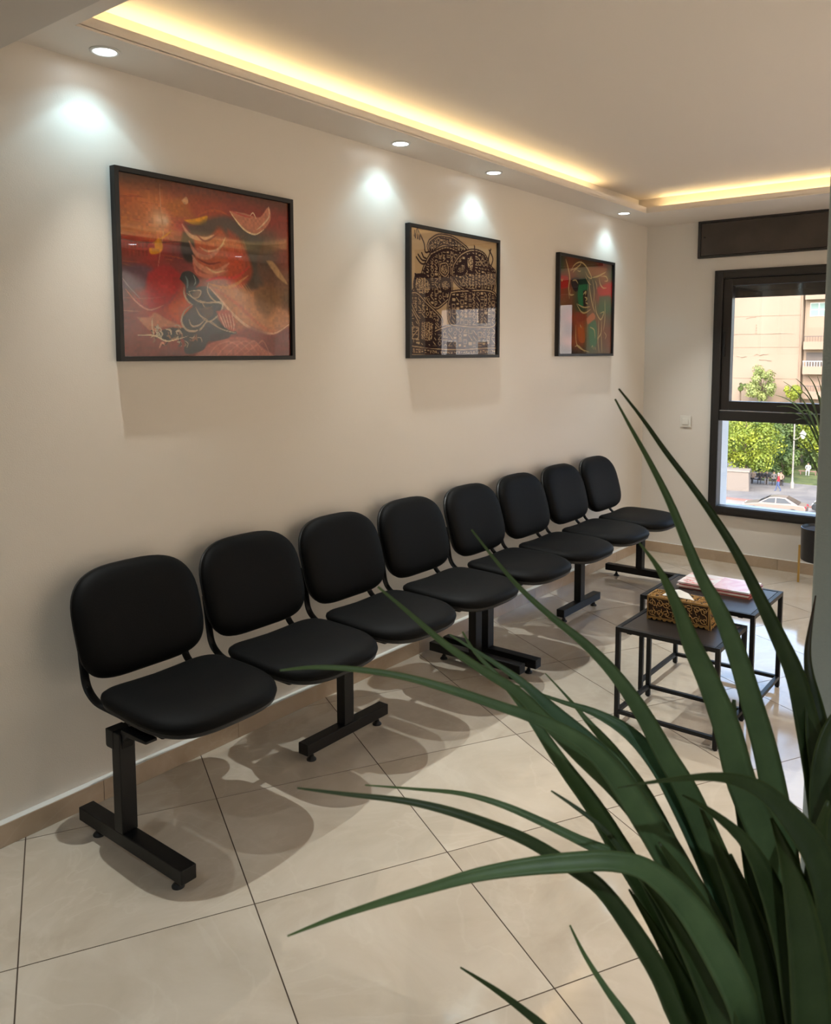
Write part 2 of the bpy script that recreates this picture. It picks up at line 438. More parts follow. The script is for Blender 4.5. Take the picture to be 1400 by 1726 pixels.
sw = empty('light_switch', (.316, WY, 1.05)); tag(sw, 'white square light switch on the back wall left of the window', 'switch')
boxo('plate', (-.043, .043, -.010, 0, -.043, .043), M['switch'], sw, .003)
boxo('rocker', (-.024, .024, -.0155, -.0102, -.024, .024), M['switch'], sw, .002)

# LED cove strips lying in the trough
a = boxo('led_strip', (.135, .150, 1.42, 4.97, ZC + .012, ZC + .016), M['led'])
tag(a, 'warm yellow strip light in the ceiling cove along the picture wall', 'strip light')
a = boxo('led_strip', (.29, 3.70, 5.695, 5.710, ZC + .012, ZC + .016), M['led'])
tag(a, 'warm yellow strip light in the ceiling cove along the window wall', 'strip light')
a = boxo('led_strip', (3.825, 3.840, 1.42, 5.6, ZC + .012, ZC + .016), M['led'])
tag(a, 'warm strip light in the ceiling cove on the right side of the room', 'strip light')
def coveL(name, loc, size, rot, e):
    d = bpy.data.lights.new(name, 'AREA'); d.shape = 'RECTANGLE'; d.size = size; d.size_y = .02; d.energy = e; d.color = (1.0, .74, .36)
    o = bpy.data.objects.new(name, d); COL.objects.link(o); o.location = loc; o.rotation_euler = rot; return o
coveL('cove_light', (.142, 3.195, ZC + .018), 3.55, (R(180), 0, R(90)), 1.1 * 3.55)
coveL('cove_light', (2.0, 5.702, ZC + .018), 3.4, (R(180), 0, 0), 1.1 * 3.4)
coveL('cove_light', (3.832, 3.5, ZC + .018), 4.1, (R(180), 0, R(90)), 1.1 * 4.1)

# recessed downlights
def downlight(x, y, z, label, core=1.9, wide=4.8, col=(.52, .84, 1.0), group=None):
    t = empty('ceiling_light', (x, y, z)); tag(t, label, 'ceiling light', group)
    bm = bmesh.new()
    pr = [(.036, -.0005), (.0365, -.0045), (.043, -.0055), (.047, -.003), (.0475, -.0005)]
    n = 32; rs = [[bm.verts.new((r * math.cos(2 * math.pi * k / n), r * math.sin(2 * math.pi * k / n), q)) for k in range(n)] for r, q in pr]
    for a_, b_ in zip(rs, rs[1:] + rs[:1]):
        for k in range(n): bm.faces.new((a_[k], a_[(k + 1) % n], b_[(k + 1) % n], b_[k]))
    obj('trim_ring', bm, M['ring'], t, True)
    bm = bmesh.new(); lathe(bm, [(.0355, -.0006), (.0355, -.003)], n=32); obj('diffuser', bm, M['lamp'], t)
    if core:
        light('SPOT', 'spot_core', (x, y, z - .012), core, col, None, spot_size=R(96), spot_blend=.2, shadow_soft_size=.010)
        light('SPOT', 'spot_beam', (x, y, z - .012), 84.0, (.92, .96, .93), (0, R(-21), 0), spot_size=R(80), spot_blend=.85, shadow_soft_size=.010)
    if wide: light('SPOT', 'spot_wide', (x, y, z - .012), wide, col, None, spot_size=R(130), spot_blend=1.0, shadow_soft_size=.012)
SP = [(1.545, 'round ceiling spotlight nearest the camera, above the red painting'), (3.049, 'round ceiling spotlight left of the black-and-white picture, second from the camera'),
      (3.845, 'round ceiling spotlight just right of the black-and-white picture, third from the camera'), (5.517, 'small round ceiling spotlight nearest the room corner')]
for y, lb in SP: downlight(.105, y, ZC, lb)
for y, w_ in ((1.9, 'nearest the partition wall'), (3.1, 'second from the partition wall'), (4.3, 'third from the partition wall'), (5.5, 'nearest the window wall')): downlight(3.98, y, ZC, 'added unseen round fill spotlight in the right-hand soffit, ' + w_, 0, 126.0, (1.0, .945, .90), 'added fill spotlights in the right soffit')  # unseen lamps added as fill from the right
for x, wx_ in ((1.0, 'left'), (3.2, 'right')):
    for y, wy_ in ((-.2, 'front'), (-1.8, 'back')): downlight(x, y, ZN, 'added unseen round fill spotlight in the low near-room ceiling, %s %s of the four' % (wy_, wx_), 0, 36.0, (.80, .93, 1.0), 'added fill spotlights of the near room')  # unseen cool lamps added to brighten the partition and near plant

# ------------------------------------------------------------------ benches
def seat_bm():
    """upholstered seat: rounded plan, dished, waterfall front. local x = depth from rear, y = across, z up from bench origin"""
    bm = bmesh.new(); n = 56
    xc, hx, hy = .412, .232, .248
    def plan(t):
        c, s = math.cos(t), math.sin(t)
        e = 2.0 / (2.8 if c > 0 else 6.0)
        x = math.copysign(abs(c) ** e, c) * hx; y = math.copysign(abs(s) ** (2.0 / (2.9 if c > 0 else 4.4)), s) * hy
        # narrower towards the rear corners
        y *= 1 - .05 * max(0, -x / hx) ** 2
        return x, y
    def base(x, y):
        u = x / hx; v = y / hy
        z = .490 + .004 * u * u - .020 * max(0, u - .25) ** 2 / .56 - .008 * (1 - v * v) * (1 - u * u)
        z += .008 * max(0, -u) ** 2 - .024 * (1 - v * v) * max(0, -u)
        z -= .012 * v * v * max(0, u + .2)
        return z
    prof = [(0, .022), (.3, .022), (.55, .0215), (.75, .019), (.88, .0145), (.95, .008), (.99, -.001), (1.0, -.011), (.99, -.020), (.965, -.026)]
    rings = []
    for s, h in prof[1:]:
        rings.append([bm.verts.new((xc + plan(2 * math.pi * k / n)[0] * s, plan(2 * math.pi * k / n)[1] * s, base(plan(2 * math.pi * k / n)[0] * s, plan(2 * math.pi * k / n)[1] * s) + h)) for k in range(n)])
    c = bm.verts.new((xc, 0, base(0, 0) + prof[0][1]))
    for k in range(n): bm.faces.new((c, rings[0][k], rings[0][(k + 1) % n]))
    for a, b in zip(rings[:-1], rings[1:]):
        for k in range(n): bm.faces.new((a[k], b[k], b[(k + 1) % n], a[(k + 1) % n]))
    bm.faces.new(rings[-1])
    pan = bmesh.new(); rr = []
    for s, h in [(.972, -.0245), (.975, -.033), (.93, -.043), (.80, -.052), (.45, -.054)]:
        rr.append([pan.verts.new((xc + plan(2 * math.pi * k / n)[0] * s, plan(2 * math.pi * k / n)[1] * s, base(plan(2 * math.pi * k / n)[0] * s, plan(2 * math.pi * k / n)[1] * s) + h)) for k in range(n)])
    for a, b in zip(rr[:-1], rr[1:]):
        for k in range(n): pan.faces.new((a[k], b[k], b[(k + 1) % n], a[(k + 1) % n]))
    pan.faces.new(rr[0]); pan.faces.new(rr[-1])
    return bm, pan

def back_bm():
    n = 56
    zc, hz, hy = .682, .180, .244
    def plan(t):
        c, s = math.cos(t), math.sin(t)
        e = 2.0 / (3.2 if s > 0 else 4.4)
        y = math.copysign(abs(c) ** (2.0 / (3.3 if s > 0 else 4.2)), c) * hy; z = math.copysign(abs(s) ** e, s) * hz
        y *= 1 - .035 * (z / hz) ** 2 if z > 0 else 1 - .03 * (z / hz) ** 2
        return y, z
    def base(y, z):      # x of the middle surface: leans back towards the top, gently curved round the sitter
        return .112 - .052 * (z / hz) + .012 * (y / hy) ** 2 - .008 * (z / hz) ** 2
    def shell(prof):
        bm = bmesh.new(); rr = []
        for s, h in prof:
            ring_ = []
            for k in range(n):
                y, z = plan(2 * math.pi * k / n); y *= s; z *= s
                ring_.append(bm.verts.new((base(y, z) + h, y, zc + z)))
            rr.append(ring_)
        for a, b in zip(rr[:-1], rr[1:]):
            for k in range(n): bm.faces.new((a[k], b[k], b[(k + 1) % n], a[(k + 1) % n]))
        bm.faces.new(rr[0]); bm.faces.new(rr[-1]); return bm
    cush = shell([(.25, .036), (.5, .036), (.72, .034), (.86, .029), (.94, .021), (.985, .010), (1.0, -.001), (.99, -.009), (.97, -.013)])
    sh = shell([(.975, -.012), (.985, -.018), (.96, -.030), (.88, -.037), (.5, -.040)])
    return cush, sh

seat_a, pan_a = seat_bm(); back_a, shell_a = back_bm()
def bench(name, y0, legs, label, group, extent):
    t = empty(name, (0.33, y0, 0)); tag(t, label, 'bench', group)
    ox = -.33
    ln = extent
    def kid(nm, bm, m, par=t, **kw):
        bmesh.ops.translate(bm, verts=bm.verts, vec=(ox, 0, 0)); return obj(nm, bm, m, par, **kw)
    pitch = .5128
    for k in range(4):
        yc = .261 + pitch * k
        if not PROTO:
            s = kid('seat', seat_a, M['fabric'], smooth=True); p = obj('seat_pan', _tr(pan_a), M['plastic'], s, True, angle=50)
            b = kid('backrest', back_a, M['fabric'], smooth=True); h = obj('back_shell', _tr(shell_a), M['plastic'], b, True, angle=50)
            PROTO.update(seat=s, pan=p, back=b, shell=h)
            bm = bmesh.new()
            path = smoothpath([(.062, 0, .66), (.072, 0, .60), (.082, 0, .53), (.093, 0, .485), (.118, 0, .456), (.165, 0, .4365), (.25, 0, .433), (.40, 0, .433), (.53, 0, .433)], 5)
            tube(bm, path, (.0155, .0065), n=12, flat=(0, 1, 0)); br = kid('bracket', bm, M['steel'], smooth=True)
            PROTO['bracket'] = br
            bm = bmesh.new(); box(bm, .255, .50, -.185, .185, .4205, .4255); PROTO['plate'] = kid('seat_plate', bm, M['steel'], bevel=.002)
            bm = bmesh.new(); lathe(bm, [(.0065, 0), (.0065, .003), (.003, .0045)], n=10)
            PROTO['bolt'] = obj('bolt', bm, M['steel'], br, True)
            bt = PROTO['bolt']; bt.location = (.1015 + ox, 0, .475); bt.rotation_euler = (0, R(90), 0)
            new = [s, b, br, PROTO['plate']]
        else:
            new = []
            for key in ('seat', 'back', 'bracket', 'plate'):
                src = PROTO[key]; c = src.copy(); COL.objects.link(c); c.parent = t
                for ch in src.children:
                    d = ch.copy(); COL.objects.link(d); d.parent = c
                new.append(c)
        new[0].location.y = yc; new[1].location.y = yc; new[3].location.y = yc; new[2].location.y = yc - .195
        c = new[2].copy(); COL.objects.link(c); c.parent = t; c.location.y = yc + .195
        for ch in new[2].children:
            d = ch.copy(); COL.objects.link(d); d.parent = c
    bm = bmesh.new(); box(bm, .292, .3165, .018, ln - .018, .352, .4065); kid('beam', bm, M['steel'], bevel=.003)
    for yl, kind, xa, xb in legs:
        if kind == 'end':
            xp0, xp1, yp0, yp1 = .317, .411, yl - .0235, yl + .0235
            xp0, xp1 = .317, .362
            fb = (xa, xb, yl - .0265, yl + .0265, .036, .0815)
            pp = (.317, .362, yl - .0275, yl + .0275, 0.0815, .4065)
            lv = [(xa + .075, yl), (xb - .055, yl)]
        else:
            xm = .367
            fb = (xm - .025, xm + .025, yl - .24, yl + .24, .036, .0815)
            pp = (xm - .0225 - .026, xm + .0225 - .026, yl - .0275, yl + .0275, .0815, .4065)
            pp = (.317, .362, yl - .0275, yl + .0275, .0815, .4065)
            fb = (.317, .367, yl - .24, yl + .24, .036, .0815)
            if xa: fb = (xa, xb, yl - .24, yl + .24, .036, .0815); pp = (xa + .0025, xb - .0025, yl - .0275, yl + .0275, .0815, .4065)
            xm = (fb[0] + fb[1]) / 2
            lv = [(xm, yl - .195), (xm, yl + .195)]
        bm = bmesh.new(); box(bm, *pp); lg = kid('leg', bm, M['steel'], bevel=.003)
        bm = bmesh.new(); box(bm, *fb); kid('foot_bar', bm, M['steel'], lg, bevel=.003)
        bm = bmesh.new(); prism(bm, [(pp[0] - .030, .4085), (pp[0] - .030, .356), (pp[0] - .0245, .350), (pp[0] + .012, .350), (pp[0] + .012, .4085)], 'y', yl - .029, yl + .029); kid('clamp', bm, M['steel'], lg, bevel=.002)
        bm = bmesh.new(); prism(bm, [(pp[1] - .002, .4203), (pp[1] - .002, .350), (pp[1] + .008, .385), (pp[1] + .030, .405), (pp[1] + .13, .411), (pp[1] + .13, .4203)], 'y', yl - .02, yl + .02); kid('arm', bm, M['steel'], lg, bevel=.0015)
        for (lx, ly) in lv:
            bm = bmesh.new(); lathe(bm, [(.019, 0), (.0195, .004), (.016, .0085), (.010, .0125), (.0098, .020), (.006, .0225), (.0055, .038)], (lx, ly, 0), n=18)
            kid('levelling_foot', bm, M['foot'], lg, smooth=True, angle=50)
    return t
def _tr(bm):
    bmesh.ops.translate(bm, verts=bm.verts, vec=(-.33, 0, 0)); return bm
PROTO = {}
bench('waiting_bench', 1.335, [(.043, 'end', .102, .660), (1.025, 'mid', .342, .392), (2.005, 'end', .070, .615)],
      'row of four joined black padded waiting chairs nearest the camera, under the red painting', 'two rows of joined waiting chairs', 2.048)
bench('waiting_bench', 3.405, [(.045, 'end', .075, .640), (1.045, 'mid', .325, .375), (1.980, 'end', .090, .655)],
      'row of four joined black padded waiting chairs farther off, ending near the room corner', 'two rows of joined waiting chairs', 2.048)

# ------------------------------------------------------------------ nest of tables
def side_table(x0, x1, y0, y1, zt, label, front=True, name='side_table'):
    t = empty(name, ((x0 + x1) / 2, (y0 + y1) / 2, 0)); tag(t, label, 'table')
    ox, oy = -(x0 + x1) / 2, -(y0 + y1) / 2
    def K(nm, b, m, bev=.0015):
        return boxo(nm, (b[0] + ox, b[1] + ox, b[2] + oy, b[3] + oy, b[4], b[5]), m, t, bev)
    w = .019
    for (xa, ya) in ((x0, y0), (x1 - w, y0), (x0, y1 - w), (x1 - w, y1 - w)):
        K('leg', (xa, xa + w, ya, ya + w, .004, zt), M['steel'])
        bm = bmesh.new(); lathe(bm, [(.008, 0), (.008, .0042)], (xa + w / 2 + ox, ya + w / 2 + oy, 0), n=10); obj('glide', bm, M['foot'], t)
    for z0, z1, tag_ in ((zt - .019, zt, 'rim_bar'), (.040, .056, 'stretcher')):
        g = w + .0003
        if front or tag_ == 'rim_bar': K(tag_, (x0 + g, x1 - g, y0, y0 + w, z0, z1), M['steel'])
        K(tag_, (x0 + g, x1 - g, y1 - w, y1, z0, z1), M['steel'])
        K(tag_, (x0, x0 + w, y0 + g, y1 - g, z0, z1), M['steel']); K(tag_, (x1 - w, x1, y0 + g, y1 - g, z0, z1), M['steel'])
    K('table_top', (x0 + w + .003, x1 - w - .003, y0 + w + .003, y1 - w - .003, zt - .014, zt - .0015), M['table'], .001)
    for xa in (x0 + .05, x1 - .07):
        K('support_tab', (xa, xa + .02, y0 + .003, y0 + .012, zt - .0225, zt - .0192), M['steel'], 0)
    return t
side_table(1.152, 1.590, 3.198, 3.555, .42, 'lower black metal side table holding the gold tissue box')
side_table(1.100, 1.612, 3.575, 4.030, .462, 'taller black metal side table holding the magazines, behind the tissue box table', front=False)

# magazines
def cover_mat(name, base, art, spots):
    m = mat(name, base, .25)
    tc = N(m, 'ShaderNodeTexCoord'); n = N(m, 'ShaderNodeTexNoise'); n.inputs['Scale'].default_value = spots; n.inputs['Detail'].default_value = 3; n.inputs['Distortion'].default_value = 1.5
    r = N(m, 'ShaderNodeValToRGB'); r.color_ramp.elements[0].position = .46; r.color_ramp.elements[0].color = (*base, 1)
    r.color_ramp.elements[1].position = .66; r.color_ramp.elements[1].color = (*art, 1)
    L(m, tc.outputs['Object'], n.inputs['Vector']); L(m, n.outputs[0], r.inputs[0]); L(m, r.outputs[0], BS(m).inputs['Base Color']); return m
M['paper'] = mat('page_edges', (.72, .66, .60), .8)
specs = [(0, .008, (.33, .09, .07), (.50, .30, .25), 'dark red magazine at the bottom of the pile on the taller table'),
         (.008, .007, (.62, .50, .46), (.40, .12, .10), 'cream magazine second from the bottom of the pile'),
         (.015, .0075, (.40, .08, .09), (.55, .35, .35), 'deep red magazine just under the top one of the pile'),
         (.0225, .007, (.80, .74, .75), (.70, .30, .30), 'white and pink glossy magazine on top of the pile')]
for k, (dz, th, c1, c2, lb) in enumerate(specs):
    mcov = cover_mat('magazine_cover', c1, c2, 9)
    a = (-.01, .02, .0, .012)[k]
    t = empty('magazine', (1.355 + (.006, -.004, .005, 0)[k], 3.905 + (.0, -.004, .002, 0)[k], .4605 + dz), a); tag(t, lb, 'magazine', 'magazines on the taller side table')
    bm = bmesh.new(); box(bm, -.163, .163, -.103, .103, .0009, th - .0009); obj('pages', bm, M['paper'] if k % 2 else mat('tinted_page_edges', c1, .7), t)
    bm = bmesh.new(); box(bm, -.165, .165, -.105, .105, th - .0008, th - .0001); obj('front_cover', bm, mcov, t)
    bm = bmesh.new(); box(bm, -.165, .165, -.105, .105, .0001, .0008); obj('back_cover', bm, mcov, t)
    if k == 3:
        pk = cover_mat('cover_photo', (.74, .50, .55), (.60, .25, .32), 6)
        bm = bmesh.new(); box(bm, -.005, .150, -.092, .095, th - .00009, th + .00015); obj('cover_picture', bm, pk, t)
        rd = mat('cover_print', (.62, .10, .10), .3)
        bm = bmesh.new()
        rr = random.Random(2)
        for q in range(16):
            cx, cy = -.125 + rr.uniform(-.022, .03), -.055 + rr.uniform(-.025, .025); s_ = rr.uniform(.004, .011)
            prism(bm, [(cx + s_ * rr.uniform(.6, 1.2) * math.cos(w_), cy + s_ * rr.uniform(.5, 1) * math.sin(w_)) for w_ in [2 * math.pi * i_ / 6 for i_ in range(6)]], 'z', th - .0001, th + .0002)
        obj('cover_flower', bm, rd, t)

# tissue box in fretwork
tb = empty('tissue_box', (1.345, 3.445, .4188), .045); tag(tb, 'gold fretwork tissue box with a white tissue on the lower side table', 'tissue box')
LX, LY, LZ = .134, .058, .104
boxo('inner_box', (-LX + .004, LX - .004, -LY + .004, LY - .004, .012, LZ - .004), M['boxinner'], tb)
def fret(name, w, h, seed, tr, foot=False):
    """one pierced panel: rim plus scrolls, built in the local (u,v) plane, 3 mm thick"""
    bm = bmesh.new(); rr = random.Random(seed); T = .003
    def bar(u0, u1, v0, v1): box(bm, u0, u1, 0, T, v0, v1)
    b = .0055
    bar(-w, w, h - b, h); bar(-w, w, 0 if not foot else .010, b + (.010 if foot else 0)); bar(-w, -w + b, 0, h); bar(w - b, w, 0, h)
    if foot:
        k = int(w * 2 / .022)
        for i in range(k):
            u = -w + (i + .5) * 2 * w / k
            prism(bm, [(u - .009, .011), (u - .006, .005), (u, .002 if i % 2 else .005), (u + .006, .005), (u + .009, .011)], 'y', 0, T)
    nx = max(2, int(w * 2 / .030)); nz = max(1, int((h - .02) / .030))
    for i in range(nx):
        for j in range(nz):
            cu = -w + b + (i + .5) * (2 * w - 2 * b) / nx; cv = (.014 if foot else .006) + (j + .5) * (h - (.02 if foot else .012)) / nz
            r0 = min((2 * w - 2 * b) / nx, (h - .012) / nz) * .52; sg = 1 if (i + j) % 2 else -1; ph = rr.uniform(0, 6.28)
            pts = [(cu + r0 * (1 - .13 * q / 2) * math.cos(ph + sg * q * .62), T * .5, cv + r0 * (1 - .13 * q / 2) * math.sin(ph + sg * q * .62)) for q in range(14)]
            tube(bm, pts, (.0021, .0015), n=4, flat=(0, 1, 0))
            for q in range(3):
                an = ph + q * 2.1
                tube(bm, [(cu, T * .5, cv), (cu + r0 * .8 * math.cos(an), T * .5, cv + r0 * .8 * math.sin(an)), (cu + r0 * 1.35 * math.cos(an + .5), T * .5, cv + r0 * 1.35 * math.sin(an + .5))], (.0020, .0015), n=4, flat=(0, 1, 0))
    lim = [(-w, w, 0, h)]
    for v in bm.verts:
        v.co.x = max(-w, min(w, v.co.x)); v.co.z = max(0, min(h, v.co.z))
    o = obj(name, bm, M['boxwood'], tb); o.matrix_local = tr; return o
fret('side_panel', LX, LZ, 1, Matrix.Translation((0, -LY, 0)), True)
fret('side_panel', LX, LZ, 2, Matrix.Translation((0, LY - .003, 0)), True)
fret('end_panel', LY, LZ, 3, Matrix.Translation((-LX + .003, 0, 0)) @ Matrix.Rotation(R(90), 4, 'Z'), True)
fret('end_panel', LY, LZ, 4, Matrix.Translation((LX + .008, 0, 0)) @ Matrix.Rotation(R(90), 4, 'Z') @ Matrix.Rotation(R(-4), 4, 'X'), True)
fret('lid', LX, LY * 2, 5, Matrix.Translation((0, LY, LZ)) @ Matrix.Rotation(R(90), 4, 'X'))
bm = bmesh.new()
g = [(-.070, -.020, .0), (.0, -.034, .008), (.078, -.022, .0), (-.035, .004, .020), (.0, -.004, .036), (.040, .004, .020), (-.050, .022, .0), (0, .03, .005), (.060, .024, 0)]
vs = [bm.verts.new((x - .015, y, LZ + .002 + z)) for x, y, z in g]
for a_, b_, c_, d_ in ((0, 1, 4, 3), (1, 2, 5, 4), (3, 4, 7, 6), (4, 5, 8, 7)): bm.faces.new([vs[i] for i in (a_, b_, c_, d_)])
bmesh.ops.subdivide_edges(bm, edges=bm.edges, cuts=3, use_grid_fill=True)
rr = random.Random(8)
for v in bm.verts: v.co.z = max(LZ + .0015, v.co.z + rr.uniform(-.0015, .002))
ts = obj('tissue', bm, M['tissue'], tb, True); md = ts.modifiers.new('t', 'SOLIDIFY'); md.thickness = .0008; md = ts.modifiers.new('s', 'SUBSURF'); md.levels = 1; md.render_levels = 2

# ------------------------------------------------------------------ framed pictures
def homog(src):
    dst = [(0, 1), (1, 1), (1, 0), (0, 0)]; A = []
    for (x, y), (u, v) in zip(src, dst):
        A.append([x, y, 1, 0, 0, 0, -u * x, -u * y, -u]); A.append([0, 0, 0, x, y, 1, -v * x, -v * y, -v])
    h = np.linalg.svd(np.array(A, float))[2][-1].reshape(3, 3)
    def f(p):
        q = h @ np.array([p[0], p[1], 1.0]); return q[0] / q[2], q[1] / q[2]
    return f
class Art:
    def __init__(s, w, h, corners, grid):
        s.w, s.h = w, h; s.H = homog(corners)
        g = np.array(grid, float) / 255; gr, gc = g.shape[:2]
        X, Y = np.meshgrid(np.linspace(0, 1, w), np.linspace(0, 1, h)); s.X = X; s.Y = Y    # Y down
        fx = X * (gc - 1); fy = Y * (gr - 1); ix = np.minimum(fx.astype(int), gc - 2); iy = np.minimum(fy.astype(int), gr - 2)
        tx = (fx - ix)[..., None]; ty = (fy - iy)[..., None]; tx = tx * tx * (3 - 2 * tx); ty = ty * ty * (3 - 2 * ty)
        s.im = (g[iy, ix] * (1 - tx) + g[iy, ix + 1] * tx) * (1 - ty) + (g[iy + 1, ix] * (1 - tx) + g[iy + 1, ix + 1] * tx) * ty
        s.asp = .83 / .665
    def uv(s, p):
        u, v = s.H(p); return u, 1 - v
    def mix(s, a, col):
        c = np.array(col, float) / 255; a = np.clip(a, 0, 1)[..., None]; s.im = s.im * (1 - a) + c * a
    def stroke(s, pts, wd, col, a=1.0, soft=.0015, taper=True, uvs=False, k=5):
        P = [p if uvs else s.uv(p) for p in pts]
        if len(P) > 2: P = smoothpath(P, k)
        P = [(x * s.asp, y) for x, y in P]; n = len(P) - 1; XX = s.X * s.asp
        x0 = min(p[0] for p in P) - wd * 2; x1 = max(p[0] for p in P) + wd * 2; y0 = min(p[1] for p in P) - wd * 2; y1 = max(p[1] for p in P) + wd * 2
        c0 = max(0, int(x0 / s.asp * s.w)); c1 = min(s.w, int(x1 / s.asp * s.w) + 2); r0 = max(0, int(y0 * s.h)); r1 = min(s.h, int(y1 * s.h) + 2)
        if c0 >= c1 or r0 >= r1: return
        XX = XX[r0:r1, c0:c1]; YY = s.Y[r0:r1, c0:c1]; m = np.zeros(XX.shape)
        for i in range(n):
            (ax, ay), (bx, by) = P[i], P[i + 1]; dx, dy = bx - ax, by - ay; l2 = dx * dx + dy * dy + 1e-12
            t = np.clip(((XX - ax) * dx + (YY - ay) * dy) / l2, 0, 1)
            d = np.hypot(XX - ax - t * dx, YY - ay - t * dy); f = (i + t) / n
            w_ = wd * (np.sin(np.pi * np.clip(f, .04, .96)) ** .6 if taper else 1)
            m = np.maximum(m, np.clip((w_ / 2 - d) / soft + .5, 0, 1))
        c = np.array(col, float) / 255; m = (m * a)[..., None]
        s.im[r0:r1, c0:c1] = s.im[r0:r1, c0:c1] * (1 - m) + c * m
    def poly(s, pts, col, a=1.0, soft=.004, uvs=False, curve=True, mask=False):
        P = [p if uvs else s.uv(p) for p in pts]
        if curve: P = smoothpath(P + [P[0]], 4)
        X, Y = s.X * s.asp, s.Y; P = [(x * s.asp, y) for x, y in P]; ins = np.zeros(X.shape, bool); dm = np.full(X.shape, 9.0)
        for i in range(len(P)):
            (ax, ay), (bx, by) = P[i], P[(i + 1) % len(P)]
            if ay != by:
                cr = ((ay > Y) != (by > Y)) & (X < (bx - ax) * (Y - ay) / (by - ay) + ax); ins ^= cr
            dx, dy = bx - ax, by - ay; t = np.clip(((X - ax) * dx + (Y - ay) * dy) / (dx * dx + dy * dy + 1e-12), 0, 1)
            dm = np.minimum(dm, np.hypot(X - ax - t * dx, Y - ay - t * dy))
        sd = np.where(ins, dm, -dm); m = np.clip(sd / soft + .5, 0, 1) * a
        if mask: return m
        s.mix(m, col)
    def glow(s, p, r, col, a=1.0, pw=1.5, ry=None):
        u, v = s.uv(p); d = np.hypot((s.X - u) * s.asp / r, (s.Y - v) / (ry or r)); s.mix(a * np.clip(1 - d, 0, 1) ** pw, col)
def picture(name, y0, y1, z0, z1, art, label, tilt=0):
    t = empty(name, (WX, (y0 + y1) / 2, (z0 + z1) / 2)); tag(t, label, 'picture')
    hy, hz = (y1 - y0) / 2, (z1 - z0) / 2; fw = .017; th = .030
    bm = bmesh.new()
    prof = [(0.0005, -hy, hy, -hz, hz), (th, -hy, hy, -hz, hz), (th, -hy + fw, hy - fw, -hz + fw, hz - fw), (th - .010, -hy + fw, hy - fw, -hz + fw, hz - fw)]
    rs = [[bm.verts.new((x, a_, b_)) for a_, b_ in ((ya, za), (yb, za), (yb, zb), (ya, zb))] for x, ya, yb, za, zb in prof]
    for a_, b_ in zip(rs[:-1], rs[1:]):
        for k in range(4): bm.faces.new((a_[k], a_[(k + 1) % 4], b_[(k + 1) % 4], b_[k]))
    bm.faces.new(rs[0])
    obj('frame', bm, M['pframe'], t, bevel=.0012)
    w, h = art.w, art.h; iy, iz = hy - fw - .0003, hz - fw - .0003
    co = np.zeros((h + 1, w + 1, 3)); co[..., 0] = th - .014
    co[..., 1] = np.linspace(-iy, iy, w + 1)[None, :]; co[..., 2] = np.linspace(iz, -iz, h + 1)[:, None]
    idx = np.arange((h + 1) * (w + 1)).reshape(h + 1, w + 1)
    f = np.stack([idx[:-1, :-1], idx[1:, :-1], idx[1:, 1:], idx[:-1, 1:]], -1).reshape(-1, 4)
    me = bpy.data.meshes.new('artwork'); me.from_pydata(co.reshape(-1, 3).tolist(), [], f.tolist())
    ca = me.color_attributes.new('paint', 'FLOAT_COLOR', 'CORNER')
    lin = np.clip(art.im, 0, 1) ** 2.2
    colr = np.concatenate([lin.reshape(-1, 3), np.ones((w * h, 1))], 1)
    ca.data.foreach_set('color', np.repeat(colr, 4, axis=0).astype(np.float32).ravel())
    m = mat(name + '_paint', (.5, .5, .5), .7); BS(m).inputs['Specular IOR Level'].default_value = .15; at = N(m, 'ShaderNodeAttribute'); at.attribute_name = 'paint'; L(m, at.outputs['Color'], BS(m).inputs['Base Color'])
    me.materials.append(m); o = bpy.data.objects.new('artwork', me); COL.objects.link(o); o.parent = t
    boxo('glass_pane', (th - .0128, th - .0110, -iy, iy, -iz, iz), M['pglass'], t)
    t.rotation_euler = (tilt, 0, 0)
    return t

# red painting with a seated figure
a1 = Art(300, 240, [(103, 135), (1285, 392), (1262, 1453), (112, 1425)], [
 [(96, 62, 40), (110, 62, 38), (118, 58, 36), (118, 56, 36), (120, 54, 36), (110, 56, 40), (104, 60, 44)],
 [(178, 84, 34), (196, 104, 48), (178, 84, 44), (176, 74, 40), (158, 54, 38), (150, 50, 38), (146, 48, 36)],
 [(176, 92, 34), (206, 116, 66), (182, 66, 58), (160, 80, 48), (92, 66, 48), (104, 72, 56), (152, 62, 46)],
 [(150, 46, 34), (172, 46, 38), (112, 44, 52), (184, 100, 72), (196, 82, 52), (86, 68, 56), (140, 66, 50)],
 [(112, 54, 52), (150, 38, 40), (136, 52, 52), (186, 112, 84), (192, 84, 54), (112, 76, 58), (134, 92, 70)],
 [(98, 62, 62), (166, 36, 38), (178, 66, 42), (120, 84, 70), (204, 142, 92), (168, 112, 66), (112, 86, 62)],
 [(116, 52, 42), (172, 64, 44), (190, 80, 42), (104, 84, 72), (192, 122, 88), (186, 134, 92), (150, 96, 64)],
 [(128, 56, 44), (142, 70, 54), (150, 70, 56), (96, 60, 52), (176, 104, 82), (160, 84, 72), (132, 66, 60)],
 [(122, 54, 46), (128, 58, 46), (120, 58, 50), (84, 56, 48), (160, 90, 78), (140, 76, 70), (128, 68, 62)]])
rr = random.Random(11)
for k in range(46):   # streaks of the sky
    y = rr.uniform(250, 780); x = rr.uniform(110, 480)
    a1.stroke([(x, y), (x + rr.uniform(60, 160), y + rr.uniform(8, 26))], .006, rr.choice([(210, 120, 50), (150, 56, 30), (190, 90, 40), (130, 50, 36)]), .4)
a1.glow((400, 480), .20, (232, 140, 90), .8); a1.glow((385, 480), .10, (240, 200, 160), .9); a1.glow((430, 490), .05, (240, 214, 180), .8)
